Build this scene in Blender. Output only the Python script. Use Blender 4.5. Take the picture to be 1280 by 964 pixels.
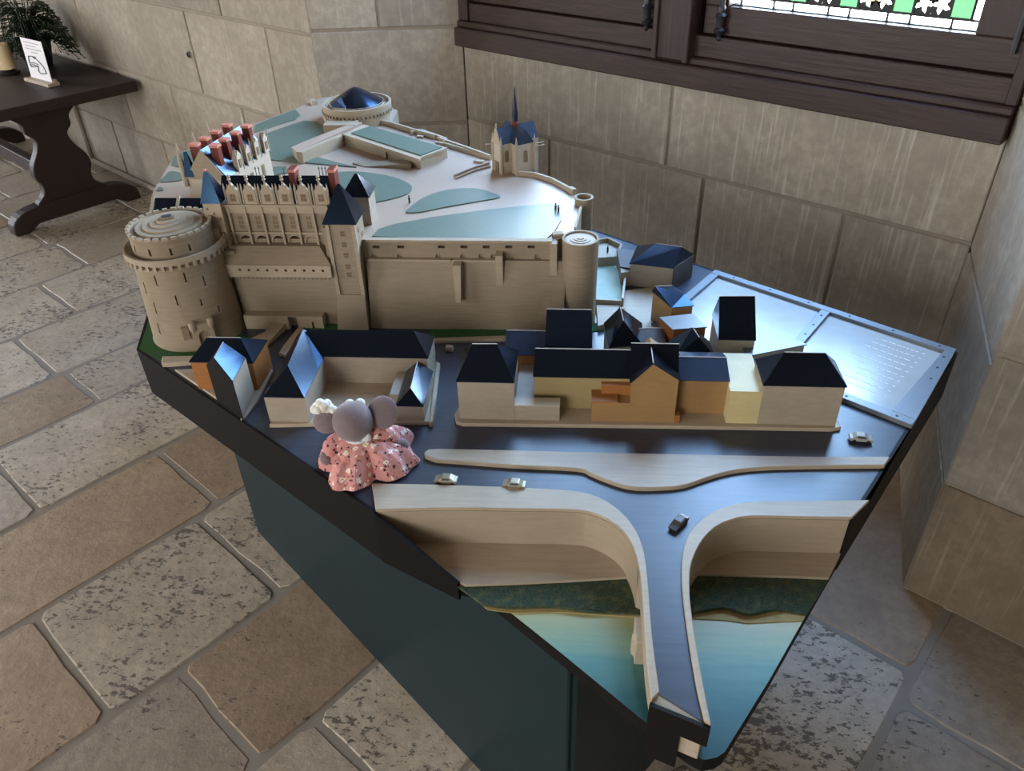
import bpy, bmesh, math, random
from mathutils import Vector, Matrix
random.seed(7)
R = math.radians
for o in list(bpy.data.objects): bpy.data.objects.remove(o)
scene = bpy.context.scene
col = scene.collection

# ------------------------------------------------------------------ camera
ZS = 0.80            # height of the model's street above the room floor
H = 0.95             # camera above the street
FPX = 975.0
PITCH, ROLL, YAW = R(35.4), R(-1.85), R(5.35)
def _rz(v, a):
    c, s = math.cos(a), math.sin(a)
    return Vector((c*v[0]-s*v[1], s*v[0]+c*v[1], v[2]))
_fw = Vector((0, math.cos(PITCH), -math.sin(PITCH))); _up = Vector((0, math.sin(PITCH), math.cos(PITCH))); _rt = Vector((1, 0, 0))
RT = _rz(math.cos(ROLL)*_rt + math.sin(ROLL)*_up, YAW); UP = _rz(-math.sin(ROLL)*_rt + math.cos(ROLL)*_up, YAW); FW = _rz(_fw, YAW)
cam_d = bpy.data.cameras.new('camera'); cam = bpy.data.objects.new('camera', cam_d); col.objects.link(cam)
cam_d.sensor_fit = 'HORIZONTAL'; cam_d.sensor_width = 36.0; cam_d.lens = FPX/1280*36.0
cam_d.clip_start = 0.02
m3 = Matrix((RT, UP, -FW)).transposed()
cam.matrix_world = Matrix.Translation((0, 0, H+ZS)) @ m3.to_4x4()
scene.camera = cam

# ------------------------------------------------------------------ view + world
vs = scene.view_settings
vs.view_transform = 'Standard'; vs.look = 'None'; vs.gamma = 1.0; vs.use_curve_mapping = False
vs.exposure = 0.5
scene.display_settings.display_device = 'sRGB'
world = bpy.data.worlds.new('sky'); scene.world = world; world.use_nodes = True
wn, wl = world.node_tree.nodes, world.node_tree.links
wn.clear()
wo = wn.new('ShaderNodeOutputWorld'); wb = wn.new('ShaderNodeBackground'); wr = wn.new('ShaderNodeValToRGB')
wt = wn.new('ShaderNodeTexCoord'); wx = wn.new('ShaderNodeSeparateXYZ')
wl.new(wt.outputs['Generated'], wx.inputs[0]); wl.new(wx.outputs['Z'], wr.inputs[0]); wl.new(wr.outputs[0], wb.inputs[0]); wl.new(wb.outputs[0], wo.inputs[0])
wr.color_ramp.elements[0].position = 0.0; wr.color_ramp.elements[0].color = (1.0, 0.97, 0.93, 1)
wr.color_ramp.elements[1].position = 0.9; wr.color_ramp.elements[1].color = (0.24, 0.48, 0.95, 1)
e = wr.color_ramp.elements.new(0.36); e.color = (0.88, 0.94, 1.0, 1)
e = wr.color_ramp.elements.new(0.5); e.color = (0.42, 0.67, 1.0, 1)
wb.inputs[1].default_value = 24.0

# ------------------------------------------------------------------ pixels to places (z measured from the street)
def ray(px, py): return RT*((px-640)/FPX) - UP*((py-482)/FPX) + FW
def at(px, py, z=0.0):
    d = ray(px, py); t = (z-H)/d.z
    return Vector((d.x*t, d.y*t, z))
def onY(px, py, Y):
    d = ray(px, py); t = Y/d.y
    return Vector((d.x*t, Y, H+d.z*t))
def xy(px, py, z=0.0): p = at(px, py, z); return (p.x, p.y)
TH = R(-37.65)
U = Vector((math.cos(TH), math.sin(TH), 0)); N = Vector((-U.y, U.x, 0))    # along the window wall, and out through it
def un(u, n, z=0.0): p = U*u + N*n; return Vector((p.x, p.y, z))
def onN(px, py, c):
    d = ray(px, py); o = Vector((0, 0, H)); t = (c-o.dot(N))/d.dot(N)
    return o + d*t

# ------------------------------------------------------------------ lights: daylight at the room's windows
def area(name, loc, direction, sx, sy, power, color, portal=False):
    l = bpy.data.lights.new(name, 'AREA'); l.shape = 'RECTANGLE'; l.size = sx; l.size_y = sy; l.energy = power; l.color = color
    if portal: l.cycles.is_portal = True
    o = bpy.data.objects.new(name, l); col.objects.link(o)
    d = Vector(direction).normalized(); x = Vector((0, 0, 1)).cross(d).normalized()
    y = d.cross(x)
    mm = Matrix((x, -y if False else y, -d)).transposed()
    o.matrix_world = Matrix.Translation(Vector(loc) + Vector((0, 0, ZS))) @ mm.to_4x4()
    return o
area('niche_window_portal', un(-1.40, 2.60, 1.36), -N, 2.1, 1.9, 1.0, (1, 1, 1), True)
BACKN = -3.6
for uu in (-3.4, 0.2):
    area('hall_window_daylight_offscreen', un(uu, BACKN-0.10, 1.15), N, 1.7, 2.3, 76, (1.0, 0.985, 0.97))
ENDU = -9.0
for nn_ in (-1.2,):
    area('end_window_daylight_offscreen', un(ENDU-0.10, nn_, 1.15), U, 1.8, 2.3, 190, (0.90, 0.94, 1.0))

# ------------------------------------------------------------------ materials
def srgb(r, g, b):
    f = lambda c: (c/255/12.92 if c/255 <= 0.04045 else ((c/255+0.055)/1.055)**2.4)
    return (f(r), f(g), f(b), 1)
M = {}
def base_mat(name, rough=0.6, spec=0.5):
    m = bpy.data.materials.new(name); m.use_nodes = True
    nt = m.node_tree; b = nt.nodes['Principled BSDF']
    b.inputs['Roughness'].default_value = rough; b.inputs['Specular IOR Level'].default_value = spec
    M[name] = m
    return m, nt, b
def nd(nt, t, **kw):
    n = nt.nodes.new(t)
    for k, v in kw.items():
        if k in n.inputs: n.inputs[k].default_value = v
        else: setattr(n, k, v)
    return n
def coords(nt, scale=(1, 1, 1), rot=(0, 0, 0), kind='Object'):
    tc = nt.nodes.new('ShaderNodeTexCoord'); mp = nt.nodes.new('ShaderNodeMapping')
    mp.inputs['Scale'].default_value = scale; mp.inputs['Rotation'].default_value = rot
    nt.links.new(tc.outputs[kind], mp.inputs['Vector'])
    return mp.outputs[0]
def mixc(nt, fac, a, b, mode='MIX'):
    n = nt.nodes.new('ShaderNodeMix'); n.data_type = 'RGBA'; n.blend_type = mode
    for i, v in ((0, fac), (6, a), (7, b)):
        if hasattr(v, 'links') or hasattr(v, 'is_linked'): nt.links.new(v, n.inputs[i])
        else: n.inputs[i].default_value = v
    return n.outputs[2]
def ramp(nt, fac, p0, p1, c0=(0, 0, 0, 1), c1=(1, 1, 1, 1)):
    n = nt.nodes.new('ShaderNodeValToRGB'); e = n.color_ramp.elements
    e[0].position = p0; e[0].color = c0; e[1].position = p1; e[1].color = c1
    nt.links.new(fac, n.inputs[0]); return n.outputs[0]
def noise(nt, vec, scale, detail=4, rough=0.55):
    n = nd(nt, 'ShaderNodeTexNoise', Scale=scale, Detail=detail, Roughness=rough)
    nt.links.new(vec, n.inputs['Vector']); return n.outputs['Fac']
def bump(nt, b, h, strength=0.3, dist=0.002):
    n = nd(nt, 'ShaderNodeBump', Strength=strength, Distance=dist)
    nt.links.new(h, n.inputs['Height']); nt.links.new(n.outputs[0], b.inputs['Normal'])
def wood(name, c, rough=0.55, scale=(12, 160, 160), var=0.16, spec=0.4, bs=0.15):
    m, nt, b = base_mat(name, rough, spec)
    v = coords(nt, scale); f = noise(nt, v, 1.0, 5)
    v2 = coords(nt, (18, 18, 18)); f2 = noise(nt, v2, 1.0, 3)
    dark = tuple(x*(1-var*1.6) for x in c[:3])+(1,); lite = tuple(min(1, x*(1+var)) for x in c[:3])+(1,)
    c1 = mixc(nt, ramp(nt, f, 0.3, 0.7), dark, lite)
    c2 = mixc(nt, ramp(nt, f2, 0.35, 0.75), c1, mixc(nt, 0.5, c1, tuple(x*0.8 for x in c[:3])+(1,)))
    nt.links.new(c2, b.inputs['Base Color']); bump(nt, b, f, bs, 0.001)
    return m
def paint(name, c, rough=0.4, var=0.12, spec=0.5, scale=40, bs=0.08, coat=0.0):
    m, nt, b = base_mat(name, rough, spec)
    v = coords(nt, (1, 1, 1)); f = noise(nt, v, scale, 5)
    c1 = mixc(nt, f, tuple(x*(1-var) for x in c[:3])+(1,), tuple(min(1, x*(1+var)) for x in c[:3])+(1,))
    nt.links.new(c1, b.inputs['Base Color']); bump(nt, b, f, bs, 0.001)
    if coat: b.inputs['Coat Weight'].default_value = coat; b.inputs['Coat Roughness'].default_value = 0.15
    return m
wood('ply', srgb(180, 165, 143), var=0.07); wood('ply_top', srgb(180, 165, 143), 0.45, var=0.07)
wood('castle_stone', srgb(148, 133, 111), 0.7, (20, 20, 260), 0.09)
wood('castle_stone_light', srgb(168, 153, 131), 0.7, (20, 20, 200), 0.06)
wood('house_cream', srgb(164, 151, 133), 0.6, (30, 30, 120), 0.06)
wood('house_tan', srgb(158, 124, 80), 0.6, (30, 30, 120), 0.06)
wood('house_olive', srgb(160, 143, 100), 0.6, (30, 30, 120), 0.05)
wood('house_orange', srgb(158, 102, 52), 0.6, (30, 30, 120), 0.08)
wood('house_yellow', srgb(206, 190, 140), 0.5, (30, 30, 120), 0.05)
wood('house_cream_lit', srgb(176, 163, 145), 0.6, (30, 30, 120), 0.05)  # lighter copy of the cream; window light put into the wall colour
paint('roof_black', srgb(20, 22, 29), 0.17, 0.25, 0.85, 60, 0.04)
paint('roof_slate', srgb(54, 62, 80), 0.25, 0.2, 0.7, 60)
paint('roof_silver', srgb(96, 104, 116), 0.28, 0.12, 0.6, 60)
paint('roof_brown', srgb(86, 80, 78), 0.5, 0.12, 0.3, 60)
for k_, tint_ in (('roof_black', (0.22, 0.52, 1.0, 1)), ('roof_slate', (0.30, 0.58, 1.0, 1))):
    M[k_].node_tree.nodes['Principled BSDF'].inputs['Specular Tint'].default_value = tint_     # blue of the reflected sky put into the gloss tint
paint('roof_edge', srgb(190, 188, 184), 0.5, 0.1, 0.4)
paint('fascia_black', srgb(13, 11, 11), 0.6, 0.2, 0.2)
paint('recess_shade_brown', srgb(120, 102, 80), 0.8, 0.1, 0.2)  # brown pane colour standing in for shade inside the window openings
wood('street_navy', srgb(56, 62, 76), 0.32, (10, 120, 120), 0.16, 0.55, 0.12)
paint('chimney_red', srgb(100, 44, 34), 0.6, 0.2, 0.3, 120)
paint('chimney_pink', srgb(188, 122, 106), 0.6, 0.15, 0.3, 120)
paint('lawn_pale', srgb(88, 106, 94), 0.42, 0.10, 0.5, 90, 0.25)
paint('lawn_green', srgb(52, 92, 52), 0.8, 0.25, 0.2, 120, 0.4)
paint('court_teal', srgb(164, 184, 168), 0.6, 0.15, 0.3, 60)
paint('path_pink', srgb(168, 147, 130), 0.42, 0.10, 0.4, 260, 0.5)
paint('brown_edge', srgb(150, 108, 78), 0.6, 0.1)
paint('pedestal_teal', srgb(14, 38, 44), 0.42, 0.22, 0.35, 9)
paint('metal_frame', srgb(128, 134, 140), 0.38, 0.08, 0.5, 160, 0.15); M['metal_frame'].node_tree.nodes['Principled BSDF'].inputs['Metallic'].default_value = 0.35
paint('plate', srgb(190, 194, 192), 0.20, 0.12, 0.9, 30, 0.02)
paint('white_mark', srgb(246, 246, 246), 0.5, 0.02)
paint('spire_blue', srgb(16, 22, 46), 0.35, 0.1)
paint('figure_dark', srgb(60, 56, 50), 0.7, 0.1)
paint('car_silver', srgb(150, 142, 122), 0.35, 0.15, 0.6, 200); M['car_silver'].node_tree.nodes['Principled BSDF'].inputs['Metallic'].default_value = 0.5
paint('car_dark', srgb(56, 54, 52), 0.35, 0.2, 0.6, 200)
paint('car_white', srgb(158, 156, 148), 0.4, 0.1, 0.6, 200)
paint('tyre', srgb(20, 20, 20), 0.7)
paint('iron', srgb(44, 42, 46), 0.45, 0.3, 0.5, 90)
paint('candle', srgb(228, 204, 160), 0.5, 0.04)
paint('card_white', srgb(232, 228, 230), 0.6, 0.02)
paint('ink', srgb(40, 38, 60), 0.6, 0.1)
paint('ink_grey', srgb(140, 136, 140), 0.6, 0.1)
paint('mortar', srgb(150, 140, 126), 0.9, 0.14, 0.2, 14, 0.4)
paint('floor_grout', srgb(142, 135, 125), 0.9, 0.18, 0.2, 14, 0.5)
paint('dark_unseen_ceiling', srgb(84, 68, 56), 0.9, 0.05, 0.2, 3)  # unseen, made dark so the front roof slopes reflect little
paint('fern_green', srgb(34, 50, 28), 0.6, 0.5, 0.3, 30)
paint('pot_dark', srgb(30, 26, 24), 0.6)
paint('lead', srgb(26, 26, 28), 0.5)
def oak(name, c, rough=0.4, axis=0):
    sc = [150, 150, 150]; sc[axis] = 7
    m, nt, b = base_mat(name, rough, 0.45)
    def gv(q):
        tc = nt.nodes.new('ShaderNodeTexCoord'); mp = nt.nodes.new('ShaderNodeMapping'); mp.vector_type = 'TEXTURE'
        mp.inputs['Rotation'].default_value = (0, 0, R(-37.65)); mp.inputs['Scale'].default_value = [1/x for x in q]
        nt.links.new(tc.outputs['Object'], mp.inputs['Vector']); return mp.outputs[0]
    f = noise(nt, gv(sc), 1.0, 6, 0.6)
    sc2 = [26, 26, 26]; sc2[axis] = 2.5
    f2 = noise(nt, gv(sc2), 1.0, 3)
    c1 = mixc(nt, ramp(nt, f, 0.3, 0.75), tuple(x*0.45 for x in c[:3])+(1,), tuple(x*1.5 for x in c[:3])+(1,))
    c2 = mixc(nt, f2, c1, mixc(nt, 0.6, c1, tuple(x*0.5 for x in c[:3])+(1,)))
    nt.links.new(c2, b.inputs['Base Color']); bump(nt, b, f, 0.25, 0.002)
oak('oak_dark', srgb(66, 49, 44), 0.42, 0); oak('oak_dark_v', srgb(64, 48, 44), 0.42, 2)
oak('table_oak', srgb(46, 31, 28), 0.55, 0)
def stone(name, c, c2, lines=0.5, rough=0.85):
    m, nt, b = base_mat(name, rough, 0.25)
    oi = nt.nodes.new('ShaderNodeObjectInfo')
    tc = nt.nodes.new('ShaderNodeTexCoord'); add = nt.nodes.new('ShaderNodeVectorMath'); add.operation = 'ADD'
    cmb = nt.nodes.new('ShaderNodeCombineXYZ'); mul = nd(nt, 'ShaderNodeMath', operation='MULTIPLY'); mul.inputs[1].default_value = 37.0
    nt.links.new(oi.outputs['Random'], mul.inputs[0])
    for i in range(3): nt.links.new(mul.outputs[0], cmb.inputs[i])
    nt.links.new(tc.outputs['Object'], add.inputs[0]); nt.links.new(cmb.outputs[0], add.inputs[1])
    mp = nt.nodes.new('ShaderNodeMapping'); nt.links.new(add.outputs[0], mp.inputs[0]); v = mp.outputs[0]
    f1 = noise(nt, v, 3.2, 5, 0.6); f2 = noise(nt, v, 28, 6, 0.65)
    mp2 = nt.nodes.new('ShaderNodeMapping'); mp2.inputs['Scale'].default_value = (90, 90, 3.5); nt.links.new(add.outputs[0], mp2.inputs[0])
    f3 = noise(nt, mp2.outputs[0], 1.0, 4)
    a = mixc(nt, ramp(nt, f1, 0.3, 0.72), c, c2)
    a = mixc(nt, ramp(nt, f2, 0.42, 0.62), mixc(nt, 0.55, a, tuple(x*0.60 for x in c[:3])+(1,)), a)
    a = mixc(nt, ramp(nt, f3, 0.56, 0.74), a, mixc(nt, 0.35*lines+0.1, a, (0.80, 0.77, 0.72, 1)))
    tint = mixc(nt, oi.outputs['Random'], (0.86, 0.85, 0.84, 1), (1.1, 1.09, 1.06, 1))
    a = mixc(nt, 1.0, a, tint, 'MULTIPLY')
    nt.links.new(a, b.inputs['Base Color'])
    hm = nd(nt, 'ShaderNodeMath', operation='MULTIPLY_ADD'); hm.inputs[1].default_value = lines
    nt.links.new(f3, hm.inputs[0]); nt.links.new(f2, hm.inputs[2])
    bump(nt, b, hm.outputs[0], 0.55, 0.004)
stone('wall_stone', srgb(178, 169, 155), srgb(150, 141, 128), 0.7)
stone('wall_stone_left', srgb(178, 169, 155), srgb(150, 141, 128), 0.2)
stone('reveal_stone', srgb(178, 169, 155), srgb(150, 141, 128), 0.2)
stone('reveal_low', srgb(156, 140, 118), srgb(134, 120, 102), 0.2)
def slab_mat(name, c, c2, pit, pitcol, rough=0.5):
    m, nt, b = base_mat(name, rough, 0.45)
    oi = nt.nodes.new('ShaderNodeObjectInfo')
    tc = nt.nodes.new('ShaderNodeTexCoord'); add = nt.nodes.new('ShaderNodeVectorMath'); add.operation = 'ADD'
    cmb = nt.nodes.new('ShaderNodeCombineXYZ'); mul = nd(nt, 'ShaderNodeMath', operation='MULTIPLY'); mul.inputs[1].default_value = 53.0
    nt.links.new(oi.outputs['Random'], mul.inputs[0])
    for i in range(3): nt.links.new(mul.outputs[0], cmb.inputs[i])
    nt.links.new(tc.outputs['Object'], add.inputs[0]); nt.links.new(cmb.outputs[0], add.inputs[1]); v = add.outputs[0]
    f1 = noise(nt, v, 5.0, 6, 0.65)
    f2 = noise(nt, v, 34, 6, 0.7)
    mp2 = nt.nodes.new('ShaderNodeMapping'); mp2.inputs['Scale'].default_value = (1.0, 1.7, 1); mp2.inputs['Rotation'].default_value = (0, 0, R(40)); nt.links.new(v, mp2.inputs[0])
    f3 = noise(nt, mp2.outputs[0], 42, 5, 0.7); f4 = noise(nt, v, 4.2, 2)
    pm = nd(nt, 'ShaderNodeMath', operation='MULTIPLY_ADD'); pm.inputs[1].default_value = 0.38
    nt.links.new(f4, pm.inputs[0]); nt.links.new(f3, pm.inputs[2])
    p = ramp(nt, pm.outputs[0], pit, pit+0.035)                     # 1 = pit
    a = mixc(nt, ramp(nt, f1, 0.3, 0.7), c, c2)
    a = mixc(nt, ramp(nt, f2, 0.38, 0.60), mixc(nt, 0.55, a, tuple(x*0.55 for x in c[:3])+(1,)), a)
    a = mixc(nt, p, a, pitcol)
    tint = mixc(nt, oi.outputs['Random'], (0.84, 0.83, 0.82, 1), (1.1, 1.1, 1.1, 1))
    a = mixc(nt, 1.0, a, tint, 'MULTIPLY')
    nt.links.new(a, b.inputs['Base Color'])
    hm = nd(nt, 'ShaderNodeMath', operation='MULTIPLY_ADD'); hm.inputs[1].default_value = -0.9
    nt.links.new(p, hm.inputs[0]); nt.links.new(f2, hm.inputs[2])
    bump(nt, b, hm.outputs[0], 0.5, 0.006)
slab_mat('slab_pitted', srgb(198, 187, 170), srgb(172, 158, 138), 0.752, srgb(104, 96, 86))
slab_mat('slab_grey', srgb(178, 167, 152), srgb(156, 142, 124), 0.81, srgb(104, 95, 84))
slab_mat('slab_brown', srgb(170, 150, 126), srgb(142, 122, 100), 0.83, srgb(92, 82, 70))

# ------------------------------------------------------------------ mesh helpers
ORG = {}
class MB:
    def __init__(s): s.v = []; s.f = []
    def add(s, v, f):
        k = len(s.v); s.v += [tuple(p) for p in v]; s.f += [tuple(i+k for i in q) for q in f]; return s
    def prism(s, poly, z0, z1):
        n = len(poly); a = sum(poly[i][0]*poly[(i+1) % n][1]-poly[(i+1) % n][0]*poly[i][1] for i in range(n))
        if a < 0: poly = poly[::-1]
        z0 = z0 if hasattr(z0, '__len__') else [z0]*n; z1 = z1 if hasattr(z1, '__len__') else [z1]*n
        v = [(p[0], p[1], z) for p, z in zip(poly, z0)]+[(p[0], p[1], z) for p, z in zip(poly, z1)]
        f = [tuple(range(n-1, -1, -1)), tuple(range(n, 2*n))]+[(i, (i+1) % n, n+(i+1) % n, n+i) for i in range(n)]
        return s.add(v, f)
    def box(s, x0, x1, y0, y1, z0, z1): return s.prism([(x0, y0), (x1, y0), (x1, y1), (x0, y1)], z0, z1)
    def obox(s, c, d, L, W, z0, z1):      # oriented box: centre, direction, length along, width across
        d = Vector((d[0], d[1])).normalized(); p = Vector((-d.y, d.x)); c = Vector((c[0], c[1]))
        return s.prism([tuple(c+d*(a*L/2)+p*(b*W/2)) for a, b in ((-1, -1), (1, -1), (1, 1), (-1, 1))], z0, z1)
    def wall(s, a, b, t, z0, z1):          # thin upright panel between two plan points
        a = Vector((a[0], a[1])); b = Vector((b[0], b[1])); return s.obox((a+b)/2, b-a, (b-a).length, t, z0, z1)
    def hull(s, pts):
        bm = bmesh.new(); vs_ = [bm.verts.new(p) for p in pts]
        r = bmesh.ops.convex_hull(bm, input=vs_)
        dele = [g for g in r['geom_interior']+r['geom_unused'] if isinstance(g, bmesh.types.BMVert)]
        if dele: bmesh.ops.delete(bm, geom=list(set(dele)), context='VERTS')
        bmesh.ops.dissolve_limit(bm, angle_limit=0.01, verts=bm.verts[:], edges=bm.edges[:])
        bm.verts.index_update()
        v = [tuple(q.co) for q in bm.verts]; f = [tuple(q.index for q in fc.verts) for fc in bm.faces]
        bm.free(); return s.add(v, f)
    def lathe(s, cx, cy, prof, n=32, a0=0.0, a1=2*math.pi, cap=True):
        full = abs(a1-a0-2*math.pi) < 1e-6; m = n if full else n+1; v = []; f = []
        for r, z in prof:
            for i in range(m):
                a = a0+(a1-a0)*i/n; v.append((cx+r*math.cos(a), cy+r*math.sin(a), z))
        for j in range(len(prof)-1):
            for i in range(n):
                k = (i+1) % m; f.append((j*m+i, j*m+k, (j+1)*m+k, (j+1)*m+i))
        if cap and full:
            f.append(tuple(range(m-1, -1, -1))); f.append(tuple((len(prof)-1)*m+i for i in range(m)))
        return s.add(v, f)
    def tube(s, pts, r, n=8):
        pts = [Vector(p) for p in pts]; v = []; f = []; up = None
        for i, p in enumerate(pts):
            d = (pts[min(i+1, len(pts)-1)]-pts[max(i-1, 0)]).normalized()
            a = d.orthogonal().normalized() if up is None else (up-d*up.dot(d)).normalized()
            up = a; b = d.cross(a); rr = r[i] if hasattr(r, '__len__') else r
            for k in range(n): t = 2*math.pi*k/n; v.append(p+a*math.cos(t)*rr+b*math.sin(t)*rr)
        for i in range(len(pts)-1):
            for k in range(n): f.append((i*n+k, i*n+(k+1) % n, (i+1)*n+(k+1) % n, (i+1)*n+k))
        f.append(tuple(range(n-1, -1, -1))); f.append(tuple((len(pts)-1)*n+k for k in range(n)))
        return s.add(v, f)
    def ball(s, c, r, nu=16, nv=10, rot=None, fn=None):
        r = r if hasattr(r, '__len__') else (r, r, r); v = []; f = []; c = Vector(c)
        for j in range(1, nv):
            t = math.pi*j/nv
            for i in range(nu):
                p = 2*math.pi*i/nu; q = Vector((math.sin(t)*math.cos(p)*r[0], math.sin(t)*math.sin(p)*r[1], math.cos(t)*r[2]))
                if fn: q = fn(q)
                if rot: q = rot @ q
                v.append(c+q)
        top, bot = Vector((0, 0, r[2])), Vector((0, 0, -r[2]))
        if fn: top, bot = fn(top), fn(bot)
        if rot: top, bot = rot @ top, rot @ bot
        v += [c+top, c+bot]; T, B = len(v)-2, len(v)-1
        for j in range(nv-2):
            for i in range(nu): k = (i+1) % nu; f.append((j*nu+i, (j+1)*nu+i, (j+1)*nu+k, j*nu+k))
        for i in range(nu):
            k = (i+1) % nu; f.append((T, i, k)); f.append((B, (nv-2)*nu+k, (nv-2)*nu+i))
        return s.add(v, f)
    def extr(s, pts, d):                    # planar 3-D outline pushed along a vector
        n = len(pts); d = Vector(d); pts = [Vector(p) for p in pts]
        return s.add(pts+[p+d for p in pts], [tuple(range(n-1, -1, -1)), tuple(range(n, 2*n))]+[(i, (i+1) % n, n+(i+1) % n, n+i) for i in range(n)])
    def build(s, name, mat, parent=None, bevel=0.0, smooth=False, label=None, cat=None, group=None, kind=None, seg=1):
        if parent is None:
            xs = [p[0] for p in s.v]; ys = [p[1] for p in s.v]; zs = [p[2] for p in s.v]
            org = Vector(((min(xs)+max(xs))/2, (min(ys)+max(ys))/2, min(zs)+ZS))
        else: org = ORG[parent.name]
        me = bpy.data.meshes.new(name)
        sh = Vector((0, 0, ZS))-org
        bm = bmesh.new(); bv = [bm.verts.new(Vector(p)+sh) for p in s.v]
        for q in s.f:
            try: bm.faces.new([bv[i] for i in q])
            except ValueError: pass
        bmesh.ops.recalc_face_normals(bm, faces=bm.faces[:])
        if bevel:
            ed = [e_ for e_ in bm.edges if len(e_.link_faces) == 2 and e_.calc_face_angle(0) > 0.5]
            bmesh.ops.bevel(bm, geom=ed, offset=bevel, segments=seg, affect='EDGES', profile=0.6, clamp_overlap=True)
        if smooth:
            for fc in bm.faces: fc.smooth = True
        bm.to_mesh(me); bm.free()
        if smooth:
            try: me.set_sharp_from_angle(angle=R(40))
            except Exception: pass
        me.materials.append(M[mat] if isinstance(mat, str) else mat)
        o = bpy.data.objects.new(name, me); col.objects.link(o)
        if parent is None: o.location = org
        else: o.parent = parent
        ORG[o.name] = org
        if label: o['label'] = label
        if cat: o['category'] = cat
        if group: o['group'] = group
        if kind: o['kind'] = kind
        return o
def carve(o, cutter):
    c = cutter.build('cutter', 'ply'); bpy.context.view_layer.update()
    md = o.modifiers.new('cut', 'BOOLEAN'); md.operation = 'DIFFERENCE'; md.solver = 'EXACT'; md.object = c
    dg = bpy.context.evaluated_depsgraph_get(); me = bpy.data.meshes.new_from_object(o.evaluated_get(dg))
    o.modifiers.clear(); old = o.data; me.name = old.name; o.data = me
    cm = c.data; bpy.data.objects.remove(c); bpy.data.meshes.remove(cm); bpy.data.meshes.remove(old); del ORG['cutter']
def thing(name, label, cat, base, group=None):
    o = bpy.data.objects.new(name, None); col.objects.link(o); o.empty_display_size = 0.02
    o.location = Vector(base)+Vector((0, 0, ZS)); ORG[o.name] = o.location.copy()
    o['label'] = label; o['category'] = cat
    if group: o['group'] = group
    return o
def smoothline(pts, n=6):
    out = []
    for i in range(len(pts)-1):
        p0, p1, p2, p3 = pts[max(i-1, 0)], pts[i], pts[i+1], pts[min(i+2, len(pts)-1)]
        for k in range(n):
            t = k/n
            out.append(tuple(0.5*((2*b)+(-a+c)*t+(2*a-5*b+4*c-d)*t*t+(-a+3*b-3*c+d)*t**3) for a, b, c, d in zip(p0, p1, p2, p3)))
    out.append(tuple(pts[-1])); return out
def closed(pts, n=5):
    m = len(pts); out = []
    for i in range(m):
        p0, p1, p2, p3 = pts[i-1], pts[i], pts[(i+1) % m], pts[(i+2) % m]
        for k in range(n):
            t = k/n
            out.append(tuple(0.5*((2*b)+(-a+c)*t+(2*a-5*b+4*c-d)*t*t+(-a+3*b-3*c+d)*t**3) for a, b, c, d in zip(p0, p1, p2, p3)))
    return out
def pix(lst, z): return [xy(x, y, z) for x, y in lst]
FLOOR = -ZS

# ================================================================== THE ROOM
def glassmat(name, c, gloss=0.06):
    m = bpy.data.materials.new(name); m.use_nodes = True; nt = m.node_tree; nt.nodes.clear()
    o = nt.nodes.new('ShaderNodeOutputMaterial'); mx = nt.nodes.new('ShaderNodeMixShader'); t = nt.nodes.new('ShaderNodeBsdfTransparent'); g = nt.nodes.new('ShaderNodeBsdfGlossy')
    t.inputs[0].default_value = c; g.inputs['Roughness'].default_value = 0.1; mx.inputs[0].default_value = gloss
    nt.links.new(t.outputs[0], mx.inputs[1]); nt.links.new(g.outputs[0], mx.inputs[2]); nt.links.new(mx.outputs[0], o.inputs[0]); M[name] = m
glassmat('glass_clear', (0.93, 0.95, 0.96, 1)); glassmat('glass_green', (0.11, 0.185, 0.135, 1)); glassmat('glass_yellow', (0.20, 0.165, 0.05, 1))

# floor: grout bed, and the paving slabs laid in strips along the wall's normal
fl = MB().prism([tuple(un(a, b)[:2]) for a, b in ((-9.2, -3.8), (3.7, -3.8), (3.7, 2.75), (-9.2, 2.75))], FLOOR-0.12, FLOOR-0.0045).build('floor', 'floor_grout', kind='structure')
ucol = [-6.7, -6.25, -5.8, -5.36, -4.92, -4.48, -4.05, -3.60, -3.15, -2.83, -2.38, -1.97, -1.50, -1.12, -0.75, -0.40, -0.07, 0.33, 0.75, 1.2]
known = {-4.05: [0.95], -3.60: [0.67], -3.15: [0.70], -2.83: [0.30], -2.38: [0.70], -1.97: [0.12], -1.50: [0.30], -1.12: [0.45, 1.0], -0.40: [1.52, 0.95], -0.07: [1.42, 0.9]}
pits = {(-1.97, 0): 'slab_pitted'}
rs = random.Random(11)
def slab(u0, u1, n0, n1, mat):
    g = 0.010; pts = []
    cs = [(u0+g, n0+g), (u1-g, n0+g), (u1-g, n1-g), (u0+g, n1-g)]
    for i in range(4):
        a, b = Vector(cs[i]), Vector(cs[(i+1) % 4]); d = b-a; k = 4
        for j in range(k):
            t = (j+0.18)/k if j == 0 else j/k
            q = a+d*t; p = Vector((-d.y, d.x)).normalized()*rs.uniform(-0.005, 0.004); q += p
            pts.append(tuple(un(q.x, q.y)[:2]))
        q = a+d*0.965; pts.append(tuple(un(q.x, q.y)[:2]))
    dz = rs.uniform(-0.003, 0.0)
    MB().prism(pts, FLOOR-0.03, FLOOR+dz).build('paving_slab', mat, fl, bevel=0.0035)
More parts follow.
